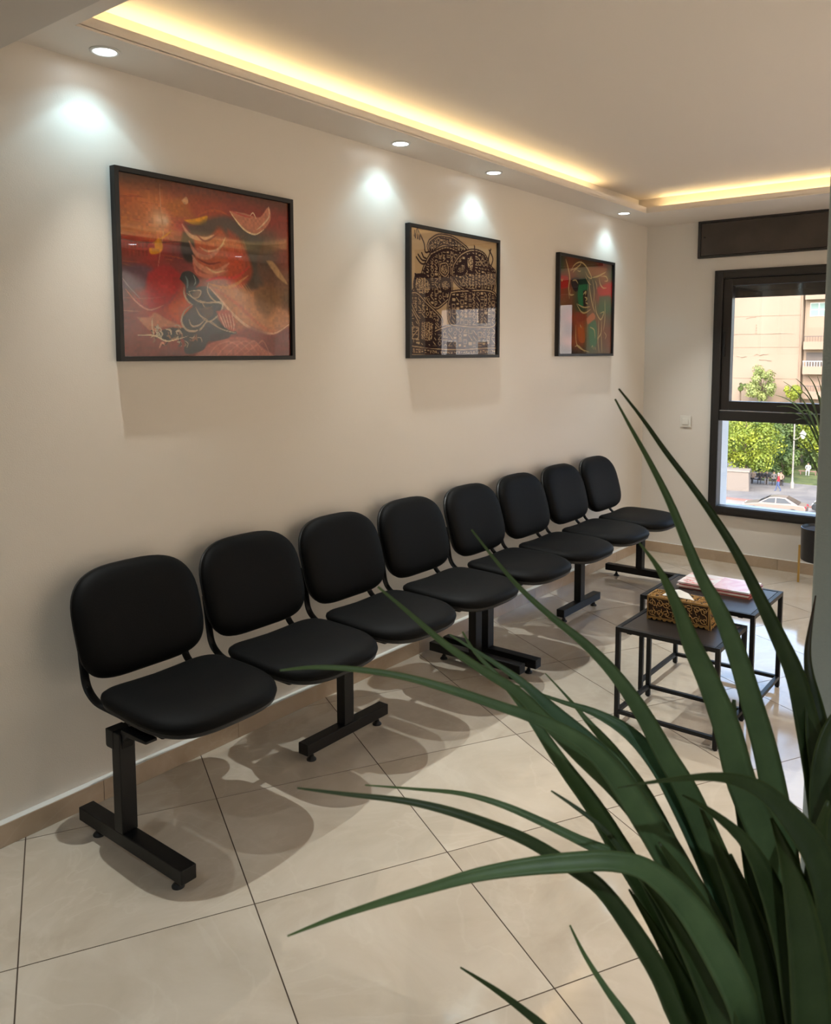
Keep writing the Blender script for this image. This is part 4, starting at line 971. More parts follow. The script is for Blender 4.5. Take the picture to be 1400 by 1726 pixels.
BLADES = [
(0,[(2.117,1.051,1.531,0.0012),(2.149,1.057,1.491,0.0028),(2.18,1.061,1.449,0.004),(2.211,1.066,1.41,0.0047),(2.242,1.07,1.369,0.0058),(2.272,1.074,1.324,0.0069),(2.3,1.075,1.274,0.0087),(2.326,1.075,1.225,0.0112),(2.35,1.073,1.177,0.0133),(2.369,1.066,1.116,0.0161),(2.386,1.056,1.05,0.0174),(2.4,1.043,0.97,0.0179),(2.406,1.021,0.872,0.0177),(2.406,0.961,0.796,0.0152),(2.408,0.904,0.728,0.0088)]),
(1,[(2.144,0.981,1.521,0.0011),(2.163,0.982,1.489,0.0023),(2.188,0.986,1.446,0.0037),(2.213,0.99,1.399,0.0052),(2.233,0.99,1.357,0.0062),(2.256,0.991,1.308,0.008),(2.281,0.995,1.263,0.0108),(2.303,0.996,1.212,0.0129),(2.32,0.993,1.166,0.0142),(2.34,0.99,1.107,0.0155),(2.357,0.985,1.041,0.0167),(2.374,0.979,0.956,0.0173),(2.388,0.967,0.86,0.0171),(2.403,0.938,0.788,0.015),(2.417,0.91,0.722,0.0088)]),
(1,[(2.218,0.893,1.361,0.001),(2.238,0.903,1.331,0.0038),(2.257,0.91,1.291,0.0075),(2.274,0.915,1.247,0.0116),(2.293,0.922,1.204,0.0142),(2.313,0.929,1.151,0.0169),(2.33,0.932,1.092,0.0182),(2.356,0.942,1.026,0.0195),(2.374,0.944,0.953,0.0202),(2.39,0.943,0.855,0.0201),(2.403,0.926,0.787,0.0178),(2.414,0.908,0.722,0.0105)]),
(1,[(2.037,0.815,1.366,0.0011),(2.066,0.825,1.33,0.0021),(2.096,0.837,1.296,0.0032),(2.129,0.851,1.266,0.0042),(2.164,0.867,1.237,0.006),(2.196,0.88,1.204,0.008),(2.226,0.891,1.162,0.0104),(2.253,0.898,1.116,0.0124),(2.279,0.906,1.072,0.0144),(2.306,0.912,1.014,0.0156),(2.333,0.917,0.951,0.0169),(2.36,0.922,0.875,0.0168),(2.371,0.902,0.805,0.0148),(2.381,0.883,0.737,0.0088)]),
(1,[(2.003,0.68,1.32,0.0013),(2.034,0.699,1.29,0.0026),(2.068,0.719,1.257,0.004),(2.104,0.742,1.228,0.0049),(2.135,0.761,1.206,0.0063),(2.163,0.778,1.174,0.0079),(2.197,0.798,1.136,0.0098),(2.231,0.818,1.101,0.0118),(2.265,0.837,1.056,0.0137),(2.3,0.855,0.999,0.015),(2.335,0.872,0.929,0.0163),(2.365,0.885,0.852,0.0162),(2.397,0.902,0.792,0.0146),(2.423,0.916,0.731,0.0088)]),
(1,[(1.966,0.566,1.25,0.0009),(1.994,0.589,1.253,0.0022),(2.027,0.617,1.25,0.0031),(2.066,0.648,1.242,0.0037),(2.106,0.678,1.228,0.0047),(2.145,0.708,1.211,0.0053),(2.18,0.735,1.195,0.0065),(2.215,0.761,1.172,0.0087),(2.241,0.779,1.141,0.0125),(2.268,0.795,1.097,0.015),(2.295,0.812,1.046,0.0169),(2.328,0.831,0.977,0.0175),(2.362,0.849,0.895,0.0176),(2.393,0.884,0.823,0.0161),(2.42,0.915,0.749,0.0098)]),
(0,[(2.001,0.555,1.138,0.0009),(2.039,0.584,1.132,0.0021),(2.087,0.621,1.125,0.0033),(2.126,0.65,1.114,0.0045),(2.165,0.679,1.097,0.0054),(2.194,0.7,1.081,0.0061),(2.224,0.721,1.058,0.007),(2.249,0.738,1.037,0.0082),(2.275,0.754,0.998,0.0097),(2.302,0.769,0.949,0.0109),(2.329,0.783,0.889,0.0115),(2.367,0.844,0.818,0.0107),(2.4,0.899,0.744,0.0067)]),
(1,[(2.004,0.655,1.099,0.0007),(2.053,0.685,1.098,0.0016),(2.098,0.712,1.096,0.0026),(2.138,0.733,1.087,0.0036),(2.178,0.754,1.071,0.0045),(2.212,0.771,1.056,0.0054),(2.246,0.788,1.043,0.0076),(2.279,0.803,1.025,0.0113),(2.314,0.817,0.979,0.0144),(2.344,0.825,0.922,0.0155),(2.377,0.865,0.829,0.0143),(2.404,0.901,0.734,0.0088)]),
(1,[(2.044,0.499,1.03,0.0008),(2.075,0.528,1.045,0.0023),(2.109,0.558,1.059,0.0034),(2.143,0.589,1.071,0.0045),(2.176,0.619,1.082,0.006),(2.211,0.649,1.089,0.0077),(2.245,0.679,1.092,0.0091),(2.276,0.706,1.092,0.0094),(2.303,0.728,1.082,0.0109),(2.331,0.749,1.051,0.0144),(2.355,0.765,1.009,0.0167),(2.381,0.78,0.95,0.0173),(2.38,0.832,0.851,0.0165),(2.379,0.883,0.745,0.0105)]),
(2,[(2.035,0.773,1.246,0.0011),(2.082,0.794,1.218,0.0028),(2.116,0.806,1.197,0.0048),(2.149,0.816,1.17,0.0079),(2.194,0.834,1.131,0.0108),(2.232,0.846,1.089,0.0127),(2.271,0.857,1.035,0.0146),(2.309,0.867,0.969,0.0157),(2.348,0.875,0.891,0.0162),(2.372,0.885,0.807,0.0146),(2.393,0.891,0.723,0.0088)]),
(1,[(2.024,0.815,1.236,0.0011),(2.044,0.814,1.214,0.0022),(2.074,0.82,1.189,0.0032),(2.104,0.826,1.158,0.0046),(2.125,0.826,1.138,0.006),(2.157,0.832,1.098,0.0087),(2.192,0.841,1.056,0.011),(2.226,0.848,1.008,0.0129),(2.266,0.858,0.948,0.0141),(2.306,0.866,0.876,0.0146),(2.365,0.892,0.811,0.013),(2.414,0.91,0.747,0.0077)]),
(1,[(2.079,0.926,1.161,0.0008),(2.115,0.927,1.134,0.0019),(2.142,0.923,1.115,0.0038),(2.175,0.922,1.09,0.0066),(2.214,0.924,1.049,0.0094),(2.247,0.921,1.002,0.0121),(2.285,0.919,0.936,0.014),(2.328,0.92,0.86,0.0157),(2.376,0.919,0.802,0.0138),(2.415,0.912,0.748,0.0081)]),
(2,[(2.08,0.851,1.17,0.0007),(2.128,0.871,1.156,0.0025),(2.168,0.886,1.147,0.005),(2.208,0.899,1.128,0.0089),(2.243,0.906,1.095,0.0119),(2.272,0.908,1.053,0.0138),(2.3,0.909,1.006,0.0157),(2.335,0.912,0.933,0.0168),(2.369,0.914,0.856,0.0179),(2.39,0.911,0.801,0.0159),(2.407,0.905,0.748,0.0095)]),
(0,[(2.177,0.766,1.103,0.001),(2.204,0.773,1.09,0.0022),(2.234,0.782,1.071,0.0032),(2.26,0.786,1.045,0.0044),(2.29,0.794,1.015,0.0081),(2.32,0.8,0.972,0.011),(2.351,0.804,0.919,0.0133),(2.367,0.844,0.824,0.0124),(2.38,0.881,0.724,0.0077)]),
(0,[(2.306,0.649,1.201,0.0005),(2.338,0.689,1.202,0.0021),(2.371,0.729,1.198,0.0046),(2.397,0.762,1.179,0.0092),(2.419,0.79,1.143,0.0138),(2.436,0.813,1.103,0.0174),(2.448,0.83,1.044,0.0188),(2.453,0.838,0.956,0.019),(2.419,0.863,0.854,0.0182),(2.389,0.89,0.745,0.0116)]),
(0,[(2.331,0.741,1.162,0.0008),(2.352,0.76,1.144,0.0034),(2.379,0.783,1.111,0.0074),(2.399,0.798,1.063,0.0131),(2.416,0.81,1.003,0.0172),(2.428,0.816,0.931,0.0185),(2.427,0.866,0.831,0.0176),(2.425,0.916,0.724,0.0112)]),
(0,[(2.137,0.652,0.948,0.0009),(2.164,0.671,0.927,0.0025),(2.189,0.688,0.905,0.0037),(2.215,0.705,0.878,0.0049),(2.252,0.728,0.826,0.0061),(2.328,0.814,0.774,0.0057),(2.394,0.891,0.721,0.0035)]),
(1,[(2.21,0.751,0.97,0.001),(2.227,0.752,0.944,0.0022),(2.25,0.756,0.915,0.0034),(2.274,0.762,0.887,0.0049),(2.298,0.768,0.856,0.0061),(2.355,0.838,0.795,0.0057),(2.404,0.901,0.73,0.0035)]),
(3,[(2.212,0.84,0.955,0.001),(2.234,0.837,0.938,0.0027),(2.258,0.835,0.908,0.0047),(2.283,0.833,0.878,0.0062),(2.307,0.83,0.848,0.0074),(2.328,0.826,0.818,0.0082),(2.362,0.859,0.77,0.0075),(2.39,0.888,0.722,0.0046)]),
(4,[(2.352,1.153,1.262,0.0008),(2.353,1.134,1.24,0.0019),(2.354,1.112,1.203,0.0042),(2.36,1.096,1.178,0.006),(2.37,1.083,1.145,0.0111),(2.38,1.069,1.11,0.016),(2.393,1.056,1.063,0.0194),(2.406,1.038,0.975,0.0213),(2.409,1.011,0.879,0.021),(2.409,0.957,0.796,0.0182),(2.412,0.906,0.721,0.0105)]),
(0,[(2.419,1.07,1.188,0.0014),(2.409,1.046,1.161,0.007),(2.401,1.023,1.131,0.0118),(2.399,1.003,1.091,0.0137),(2.406,0.989,1.036,0.0169),(2.417,0.974,0.935,0.0201),(2.418,0.943,0.837,0.0178),(2.42,0.915,0.743,0.0105)]),
(0,[(2.305,0.977,1.168,0.0021),(2.308,0.967,1.128,0.0077),(2.322,0.963,1.068,0.0119),(2.338,0.96,1.002,0.0153),(2.356,0.956,0.917,0.0186),(2.373,0.952,0.826,0.0205),(2.385,0.924,0.785,0.018),(2.395,0.896,0.747,0.0105)]),
(0,[(2.325,0.808,1.118,0.0015),(2.345,0.815,1.071,0.0072),(2.366,0.822,1.019,0.0132),(2.384,0.825,0.955,0.018),(2.398,0.825,0.885,0.0197),(2.392,0.857,0.819,0.0185),(2.385,0.888,0.75,0.0116)]),
(0,[(2.398,0.791,1.14,0.0017),(2.414,0.798,1.095,0.0101),(2.427,0.802,1.039,0.0169),(2.436,0.802,0.983,0.0202),(2.442,0.799,0.916,0.0214),(2.417,0.846,0.827,0.0207),(2.393,0.892,0.733,0.0133)]),
(0,[(2.289,0.747,1.059,0.0015),(2.311,0.755,1.032,0.0059),(2.334,0.762,0.995,0.0099),(2.356,0.768,0.952,0.0139),(2.379,0.773,0.899,0.0161),(2.38,0.828,0.817,0.0154),(2.38,0.882,0.73,0.0098)]),
(0,[(2.287,0.798,1.07,0.0015),(2.31,0.806,1.036,0.0068),(2.339,0.816,0.984,0.0129),(2.365,0.823,0.927,0.0171),(2.387,0.827,0.865,0.0188),(2.391,0.861,0.805,0.0175),(2.395,0.895,0.742,0.0109)]),
(0,[(2.431,0.868,1.135,0.0018),(2.426,0.856,1.089,0.0088),(2.429,0.848,1.038,0.0147),(2.435,0.843,0.981,0.0182),(2.441,0.837,0.913,0.0204),(2.429,0.874,0.828,0.0194),(2.417,0.911,0.737,0.0123)]),
(0,[(2.25,0.811,0.995,0.0013),(2.282,0.818,0.95,0.0058),(2.308,0.821,0.907,0.0101),(2.334,0.823,0.864,0.0138),(2.354,0.821,0.823,0.0155),(2.376,0.859,0.78,0.0143),(2.394,0.893,0.737,0.0088)]),
(0,[(2.44,0.979,1.156,0.0013),(2.432,0.954,1.103,0.0109),(2.431,0.934,1.045,0.0171),(2.434,0.915,0.976,0.0207),(2.438,0.896,0.897,0.0217),(2.423,0.901,0.825,0.02),(2.411,0.908,0.75,0.0123)]),
(0,[(2.329,0.902,1.021,0.002),(2.352,0.9,0.968,0.0098),(2.372,0.897,0.917,0.0162),(2.388,0.892,0.873,0.0199),(2.401,0.883,0.818,0.0222),(2.413,0.901,0.785,0.0202),(2.423,0.918,0.751,0.0123)]),
(0,[(2.191,0.859,1.033,0.0014),(2.228,0.861,1.002,0.0055),(2.264,0.862,0.959,0.0094),(2.3,0.862,0.911,0.0132),(2.335,0.86,0.852,0.0162),(2.378,0.887,0.789,0.0146),(2.414,0.908,0.725,0.0088)]),
]

fp = empty('potted_plant', (2.43, .93, 0)); tag(fp, 'large foreground plant with long arching green strap leaves at the lower right', 'plant')
for sh, row in BLADES: leaf(fp, row, 'leaf%d' % sh)
rr = random.Random(4)
for k in range(12):   # leaves on the side away from the room
    an = R(-100 + 15 * k) ; ln = rr.uniform(.35, .6); b = Vector((2.41, .90, .72))
    d = Vector((math.cos(an), math.sin(an), 0))
    if d.y > .3 or d.x < -.55: continue
    pts = [tuple(b + d * ln * t + Vector((0, 0, .55 * ln * math.sin(t * 2.2)))) + (.019 * max(.06, math.sin(math.pi * min(.97, 1 - t * .93)) ** .6),) for t in (1, .8, .6, .4, .2, .03)]
    leaf(fp, pts, 'leaf1')
bm = bmesh.new(); tube(bm, smoothpath([(0.01, 0, .30), (.0, -.01, .45), (-.02, -.02, .60), (-.025, -.028, .74)], 4), .022, n=12)
M['stem'] = mat('brown_stem', (.10, .06, .03), .8, bump=(40, 1, 4)); obj('stem', bm, M['stem'], fp, True)
bm = bmesh.new(); lathe(bm, [(.001, .0015), (.12, .0015), (.125, .006), (.165, .34), (.170, .36), (.160, .362), (.155, .33), (.001, .33)], n=36); obj('pot', bm, M['planter'], fp, True, angle=40)
bm = bmesh.new(); lathe(bm, [(.001, .3302), (.154, .3302), (.14, .338), (.001, .342)], n=24); obj('soil', bm, M['soil'], fp, True)

# plant by the window on its gold-legged stand
wpnt = empty('window_plant', (1.385, 5.99, 0)); tag(wpnt, 'small plant with thin arching leaves in a black gold-legged planter beneath the window', 'plant')
bm = bmesh.new(); lathe(bm, [(.001, .175), (.140, .175), (.147, .180), (.152, .40), (.148, .402), (.143, .385), (.001, .385)], n=40); obj('pot', bm, M['planter'], wpnt, True, angle=40)
bm = bmesh.new(); lathe(bm, [(.001, .3852), (.142, .3852), (.1, .39), (.001, .392)], n=24); obj('soil', bm, M['soil'], wpnt, True)
for k in range(4):
    an = R(178 + 90 * k); c, s = math.cos(an) * .160, math.sin(an) * .160
    bm = bmesh.new(); box(bm, c - .0065, c + .0065, s - .0065, s + .0065, .001, .262); obj('stand_leg', bm, M['gold'], wpnt, bevel=.001)
bm = bmesh.new(); tube(bm, [(0, 0, .385), (.005, .0, .6), (-.01, 0, .86)], .011, n=10); obj('stem', bm, M['stem'], wpnt, True)
rr = random.Random(21)
wl_ = [(-.30, -.02, 1.38), (-.235, .03, 1.40), (-.36, .02, 1.285), (-.33, -.05, 1.21), (-.31, .0, 1.16), (-.26, .05, 1.24), (-.20, -.04, 1.33), (-.16, .04, 1.42), (-.22, .0, 1.12), (-.18, -.08, 1.18), (-.12, .1, 1.3), (-.08, -.06, 1.42), (-.04, .08, 1.35), (.06, .02, 1.42), (.14, -.06, 1.36), (.2, .05, 1.28), (.27, -.02, 1.2), (.1, -.14, 1.3),
       (-.27, -.03, .98), (-.24, .05, .90), (-.20, 0, .84), (-.15, -.08, .92), (-.21, .04, 1.02), (.2, 0, .9), (.26, -.05, 1.0)]
for (tx, ty, tz) in wl_:
    low = tz < 1.1; z0 = .84 if not low else .66
    o0 = Vector((1.385, 5.99, 0)); b = Vector((-.005, 0, z0)); tp = Vector((tx, ty, tz)); mid = b.lerp(tp, .45) + Vector((0, 0, .10 + .05 * rr.random()))
    if low: mid = b.lerp(tp, .5) + Vector((0, 0, .10))
    q = [tp, tp.lerp(mid, .5) + Vector((0, 0, .03)), mid, b.lerp(mid, .5), b]
    wds = [.0012, .0045, .0062, .0062, .004]
    leaf(wpnt, [tuple(o0 + p) + (w,) for p, w in zip(q, wds)], 'leaf0' if rr.random() < .6 else 'leaf1')

# ------------------------------------------------------------------ outside, three floors below
G = -11.0
M['paving'] = mat('plaza_paving', (.30, .29, .28), .85); noise_color(M['paving'], (.13, .12, .115), (.22, .20, .18), .6, 6, .3, .7)
M['road'] = mat('road_asphalt', (.42, .38, .35), .85); noise_color(M['road'], (.22, .19, .16), (.30, .26, .23), .4, 5)
M['kerb'] = mat('kerb_stone', (.24, .13, .11), .8)
M['lawn'] = mat('lawn', (.12, .22, .04), .9); noise_color(M['lawn'], (.05, .075, .02), (.13, .15, .045), .8, 6)
M['facade'] = mat('beige_facade', (.68, .55, .43), .85)
_f = noise_color(M['facade'], (.245, .178, .127), (.295, .218, .16), .12, 8, .3, .7)
M['facade2'] = mat('pale_facade', (.46, .42, .40), .85)
M['stain'] = mat('facade_crack', (.26, .18, .13), .9)
M['fglass'] = mat('green_window_glass', (.16, .26, .24), .15)
M['dark'] = mat('dark_recess', (.10, .08, .07), .7)
M['bark'] = mat('tree_bark', (.13, .09, .06), .9)
M['leafA'] = mat('foliage_yellow_green', (.30, .36, .035), .6); noise_color(M['leafA'], (.09, .14, .012), (.27, .30, .02), .7, 3, .35, .65)
M['leafB'] = mat('foliage_deep_green', (.08, .16, .03), .6); noise_color(M['leafB'], (.025, .055, .012), (.12, .17, .03), .6, 3, .35, .65)
M['leafC'] = mat('foliage_olive', (.20, .24, .06), .6); noise_color(M['leafC'], (.13, .17, .04), (.34, .38, .12), .8, 3, .35, .65)

gr = boxo('ground', (-120, 140, 8, 260, G - .5, G), M['paving']); tag(gr, kind='structure')
rd = boxo('road', (-120, 140, 56, 71.3, G, G + .02), M['road']); tag(rd, kind='structure')
kb = boxo('trim_1', (-60, 30, 71.3, 71.7, G, G + .16), M['kerb']); tag(kb, kind='structure')
lw = boxo('lawn', (-20.6, 20, 84, 100, G, G + .06), M['lawn']); tag(lw, kind='structure')

def building(x0, x1, y0, y1, zt, m, label, name='apartment_building'):
    t = empty(name, ((x0 + x1) / 2, y0, G)); tag(t, label, 'building')
    boxo('facade', (x0 - t.location.x, x1 - t.location.x, 0, y1 - y0, 0, zt - G), m, t)
    boxo('parapet', (x0 - t.location.x, x1 - t.location.x, -.2, y1 - y0 + .2, zt - G, zt - G + .5), m, t)
    return t
D = 104.0; sc = D / 85.0
def fx(x): return 2.593 + (x - 2.593) * sc
def fz(z): return 1.58 + (z - 1.58) * sc - G
b1 = building(fx(-34), fx(-17.4), D, D + 18, 15.5, M['facade'], 'tall blank beige building side behind the trees, filling the upper window')
ox = b1.location.x
bm = bmesh.new()
rr = random.Random(5)
def crack(x, z, l, dz, w, seed):
    r_ = random.Random(seed); pts = [(x - ox, -.03, z)]
    for k in range(10): pts.append((pts[-1][0] + l / 10, -.03, pts[-1][2] + r_.uniform(-dz, dz)))
    tube(bm, pts, [w * r_.uniform(.3, 1) for _ in pts], n=5)
for (px, pz, l, dz, w, s_) in ((fx(-25), fz(3.35), 14 * .6, .05, .035, 1), (fx(-21.7), fz(1.25), 1.6, .10, .08, 2), (fx(-21.2), fz(.85), 1.4, .06, .07, 3), (fx(-23.4), fz(1.2), 1.2, .05, .05, 4), (fx(-22.6), fz(4.9), 1.2, .05, .04, 5)): crack(px, pz, l, dz, w, s_)
for k in range(4): tube(bm, [(fx(-21.6) - ox, -.03, fz(3.4 + .25 * k)), (fx(-21.62) - ox, -.03, fz(3.52 + .25 * k))], .06, n=5)
obj('crack', bm, M['stain'], b1)
bm = bmesh.new(); tube(bm, [(fx(-17.55) - ox, -.06, 0), (fx(-17.55) - ox, -.06, fz(12))], .05, n=6); obj('downpipe', bm, M['stain'], b1)
for k in range(3): boxo('plaster_band', (fx(-33) - ox, fx(-17.6) - ox, -.04, 0, fz(-1 + 3.05 * k) , fz(-1 + 3.05 * k) + .10), M['facade'], b1)
b2 = building(fx(-17.3), fx(6), D + .6, D + 16, 15.5, M['facade2'], 'pale building with green windows and balconies beside the blank beige wall')
b2.children[0].data.materials[0] = M['facade']
ox2 = b2.location.x
M['white'] = mat('white_frame', (.75, .72, .68), .5)
for c in range(4):
    for r_ in range(6):
        zc = 5.62 + 2.35 * (r_ - 3); xa, xb = -16.85 + 5.6 * c, -15.3 + 5.6 * c
        if r_ == 3 or r_ == 5:
            w_ = boxo('window', (fx(xa) - ox2, fx(xb) - ox2, -.05, 0, fz(zc - .66), fz(zc + .62)), M['white'], b2)
            for i_ in range(2):
                for j_ in range(2):
                    u0 = fx(xa + (xb - xa) * (i_ * .5 + .03)) - ox2; u1 = fx(xa + (xb - xa) * (i_ * .5 + .47)) - ox2
                    boxo('pane', (u0, u1, -.075, -.051, fz(zc - .62 + .62 * j_), fz(zc - .06 + .62 * j_)), M['fglass'], w_)
        else:
            boxo('balcony_recess', (fx(xa - .2) - ox2, fx(xb + .4) - ox2, -.03, 0, fz(zc - .7), fz(zc + .62)), M['dark'] if r_ % 2 else M['stain'], b2)
            boxo('balcony_front', (fx(xa - .3) - ox2, fx(xb + .5) - ox2, -1.0, -.031, fz(zc - 1.45), fz(zc - .70)), M['facade'], b2)
            rb = bmesh.new()
            for q in range(10): box(rb, fx(xa - .25 + .24 * q) - ox2, fx(xa - .22 + .24 * q) - ox2, -.98, -.93, fz(zc - .70), fz(zc - .25))
            box(rb, fx(xa - .3) - ox2, fx(xb + .5) - ox2, -1.0, -.92, fz(zc - .25), fz(zc - .18)); obj('railing', rb, M['white'] if r_ % 2 else M['dark'], b2)
b3 = building(26, 74, 70, 86, 10.5, M['facade2'], 'pale grey apartment block across the plaza, seen only mirrored in the picture glass')
ox3 = b3.location.x
for c in range(12):
    for r_ in range(6):
        w_ = boxo('window', (27.5 + 3.9 * c - ox3, 28.9 + 3.9 * c - ox3, -.08, 0, 2.2 + 3.3 * r_, 3.9 + 3.3 * r_), M['white'], b3)
        boxo('pane', (27.6 + 3.9 * c - ox3, 28.8 + 3.9 * c - ox3, -.10, -.081, 2.3 + 3.3 * r_, 3.8 + 3.3 * r_), M['dark'], w_)

def tree(x, y, h, rx, rz, m, label, seed, nclump=26, nleaf=130, ls=.17, zc=None, trunk=.16):
    r_ = random.Random(seed); t = empty('tree', (x, y, G)); tag(t, label, 'tree', 'trees around the plaza')
    zc = zc if zc is not None else h - rz
    bm = bmesh.new(); tube(bm, smoothpath([(0, 0, -.02), (.08, 0, h * .25), (-.05, .05, zc), (0, 0, h * .9)], 4), [trunk * (1 - .055 * i) for i in range(13)], n=8)
    cl = []
    for k in range(nclump):
        while True:
            p = Vector((r_.uniform(-1, 1), r_.uniform(-1, 1), r_.uniform(-1, 1)))
            if .25 < p.length < 1: break
        p = p.normalized() * (p.length ** .5)
        q = Vector((p.x * rx * .8, p.y * rx * .8, zc + p.z * rz * .8)); cl.append((q, rx * r_.uniform(.22, .40)))
        if k < 9: tube(bm, [(0, 0, zc - rz * .5), tuple(Vector((0, 0, zc - rz * .5)).lerp(q, .5) + Vector((0, 0, -.1))), tuple(q)], [trunk * .4, trunk * .25, trunk * .1], n=5)
    obj('trunk', bm, M['bark'], t, True)
    V = []; Fc = []
    for q, rad in cl:
        for i in range(nleaf):
            d = Vector((r_.gauss(0, 1), r_.gauss(0, 1), r_.gauss(0, 1))).normalized(); p = q + d * rad * r_.uniform(.55, 1.05)
            nrm = (d + Vector((r_.uniform(-.7, .7), r_.uniform(-.7, .7), r_.uniform(-.2, .9)))).normalized()
            s = nrm.cross(Vector((r_.uniform(-1, 1), r_.uniform(-1, 1), r_.uniform(-1, 1)))).normalized() * ls * r_.uniform(.6, 1.3); u = nrm.cross(s) * .8
            b = len(V); V += [tuple(p - s), tuple(p - u), tuple(p + s), tuple(p + u)]; Fc.append((b, b + 1, b + 2, b + 3))
    me = bpy.data.meshes.new('crown'); me.from_pydata(V, [], Fc); me.materials.append(m); o = bpy.data.objects.new('crown', me); COL.objects.link(o); o.parent = t
    return t
tree(-20.7, 79.8, 6.9, 3.3, 2.9, M['leafA'], 'bright yellow-green tree over the stone planter, at the left of the lower pane', 1, 44, 230, .105, 4.1)
tree(-22.1, 98, 6.3, 3.6, 2.9, M['leafB'], 'mid-green tree behind the lamp post, in the middle of the lower pane', 2, 40, 200, .13, 3.6)
tree(-27.6, 98, 6.2, 3.8, 2.9, M['leafB'], 'dark tree behind the yellow-green one', 3, 34, 150, .14, 3.4)
tree(-17.6, 96, 7.0, 2.6, 3.0, M['leafA'], 'yellow-green tree right of the lamp post', 4, 34, 180, .12, 4.2)
tree(-21.8, 89.5, 5.8, 2.5, 2.6, M['leafB'], 'low shady dark green tree behind the bench', 6, 36, 200, .115, 3.2)
tree(-18.4, 101.6, 5.4, 2.4, 2.4, M['leafB'], 'low dark tree at the back of the lawn, behind the shady one', 7, 30, 150, .14, 3.0)
tree(-25.6, 101.8, 11.4, 1.9, 2.3, M['leafC'], 'slim olive-green tree rising in front of the blank beige wall in the upper pane', 8, 17, 200, .11, 9.0)
tree(-21.9, 102, 9.3, 1.2, 1.2, M['leafA'], 'small bright tree top just above the middle rail of the window', 9, 14, 130, .11, 8.2)
tree(-28.0, 102, 9.1, .7, .6, M['leafB'], 'tiny tuft of a tree at the left of the slim olive-green one', 10, 6, 90, .11, 8.5)

for k_, (bx_, by_, lb_) in enumerate([(-21.0, 86.6, 'dark shrub just behind the left of the crowded bench'), (-19.3, 87.4, 'dark shrub behind the right of the crowded bench'), (-20.3, 93.0, 'shrub behind the lawn, left of the person in white'), (-17.9, 95.5, 'shrub behind the person in white')]):
    sh_ = tree(bx_, by_, 2.9, 1.5, 1.4, M['leafB'], lb_, 40 + k_, 18, 150, .11, 1.5, .06); sh_.name = 'shrub'; sh_['category'] = 'shrub'; sh_['group'] = 'shrubs behind the bench'
pl = empty('stone_planter', (-21.0, 77.2, G), R(12)); tag(pl, 'pale stone planter block under the yellow-green tree', 'planter')
bm = bmesh.new(); prism(bm, [(-1.5, 0), (1.5, 0), (1.42, 1.75), (-1.42, 1.75)], 'y', -.9, .9); obj('block', bm, mat('grey_stone', (.20, .165, .14), .85), pl)
boxo('coping', (-1.5, 1.5, -.98, .98, 1.75, 1.86), mat('stone_coping', (.26, .22, .19), .8), pl)
bn = empty('litter_bin', (-21.55, 82.4, G)); tag(bn, 'pale green litter bin left of the crowded bench', 'bin')
bm = bmesh.new(); lathe(bm, [(.26, .0), (.30, .05), (.34, 1.05), (.36, 1.1), (.30, 1.2), (.08, 1.3)], n=16); obj('drum', bm, mat('green_bin', (.22, .42, .26), .5), bn, True, angle=50)

lp = empty('lamp_post', (-16.75, 81.0, G)); tag(lp, 'white street lamp post with a lantern beside the trees', 'lamp post')
M['lpost'] = mat('white_post_paint', (.26, .235, .21), .5)
bm = bmesh.new(); lathe(bm, [(.17, 0), (.17, .5), (.10, .6), (.075, 1.2), (.06, 6.9), (.035, 7.6)], n=12); obj('pole', bm, M['lpost'], lp, True, angle=40)
for sx, zz in ((.75, 5.0), (-.6, 6.9)):
    bm = bmesh.new(); tube(bm, smoothpath([(0, 0, zz - .5), (sx * .6, 0, zz - .25), (sx, 0, zz + .45)], 4), .035, n=6); ar = obj('arm', bm, M['lpost'], lp, True)
    bm = bmesh.new(); lathe(bm, [(.10, -.35), (.26, .05), (.27, .10)], (sx, 0, zz), n=6); obj('lantern', bm, mat('lantern_glass', (.72, .70, .66), .2), ar)
    bm = bmesh.new(); lathe(bm, [(.32, .10), (.12, .34), (.03, .45)], (sx, 0, zz), n=6); obj('lantern_cap', bm, M['lpost'], ar)

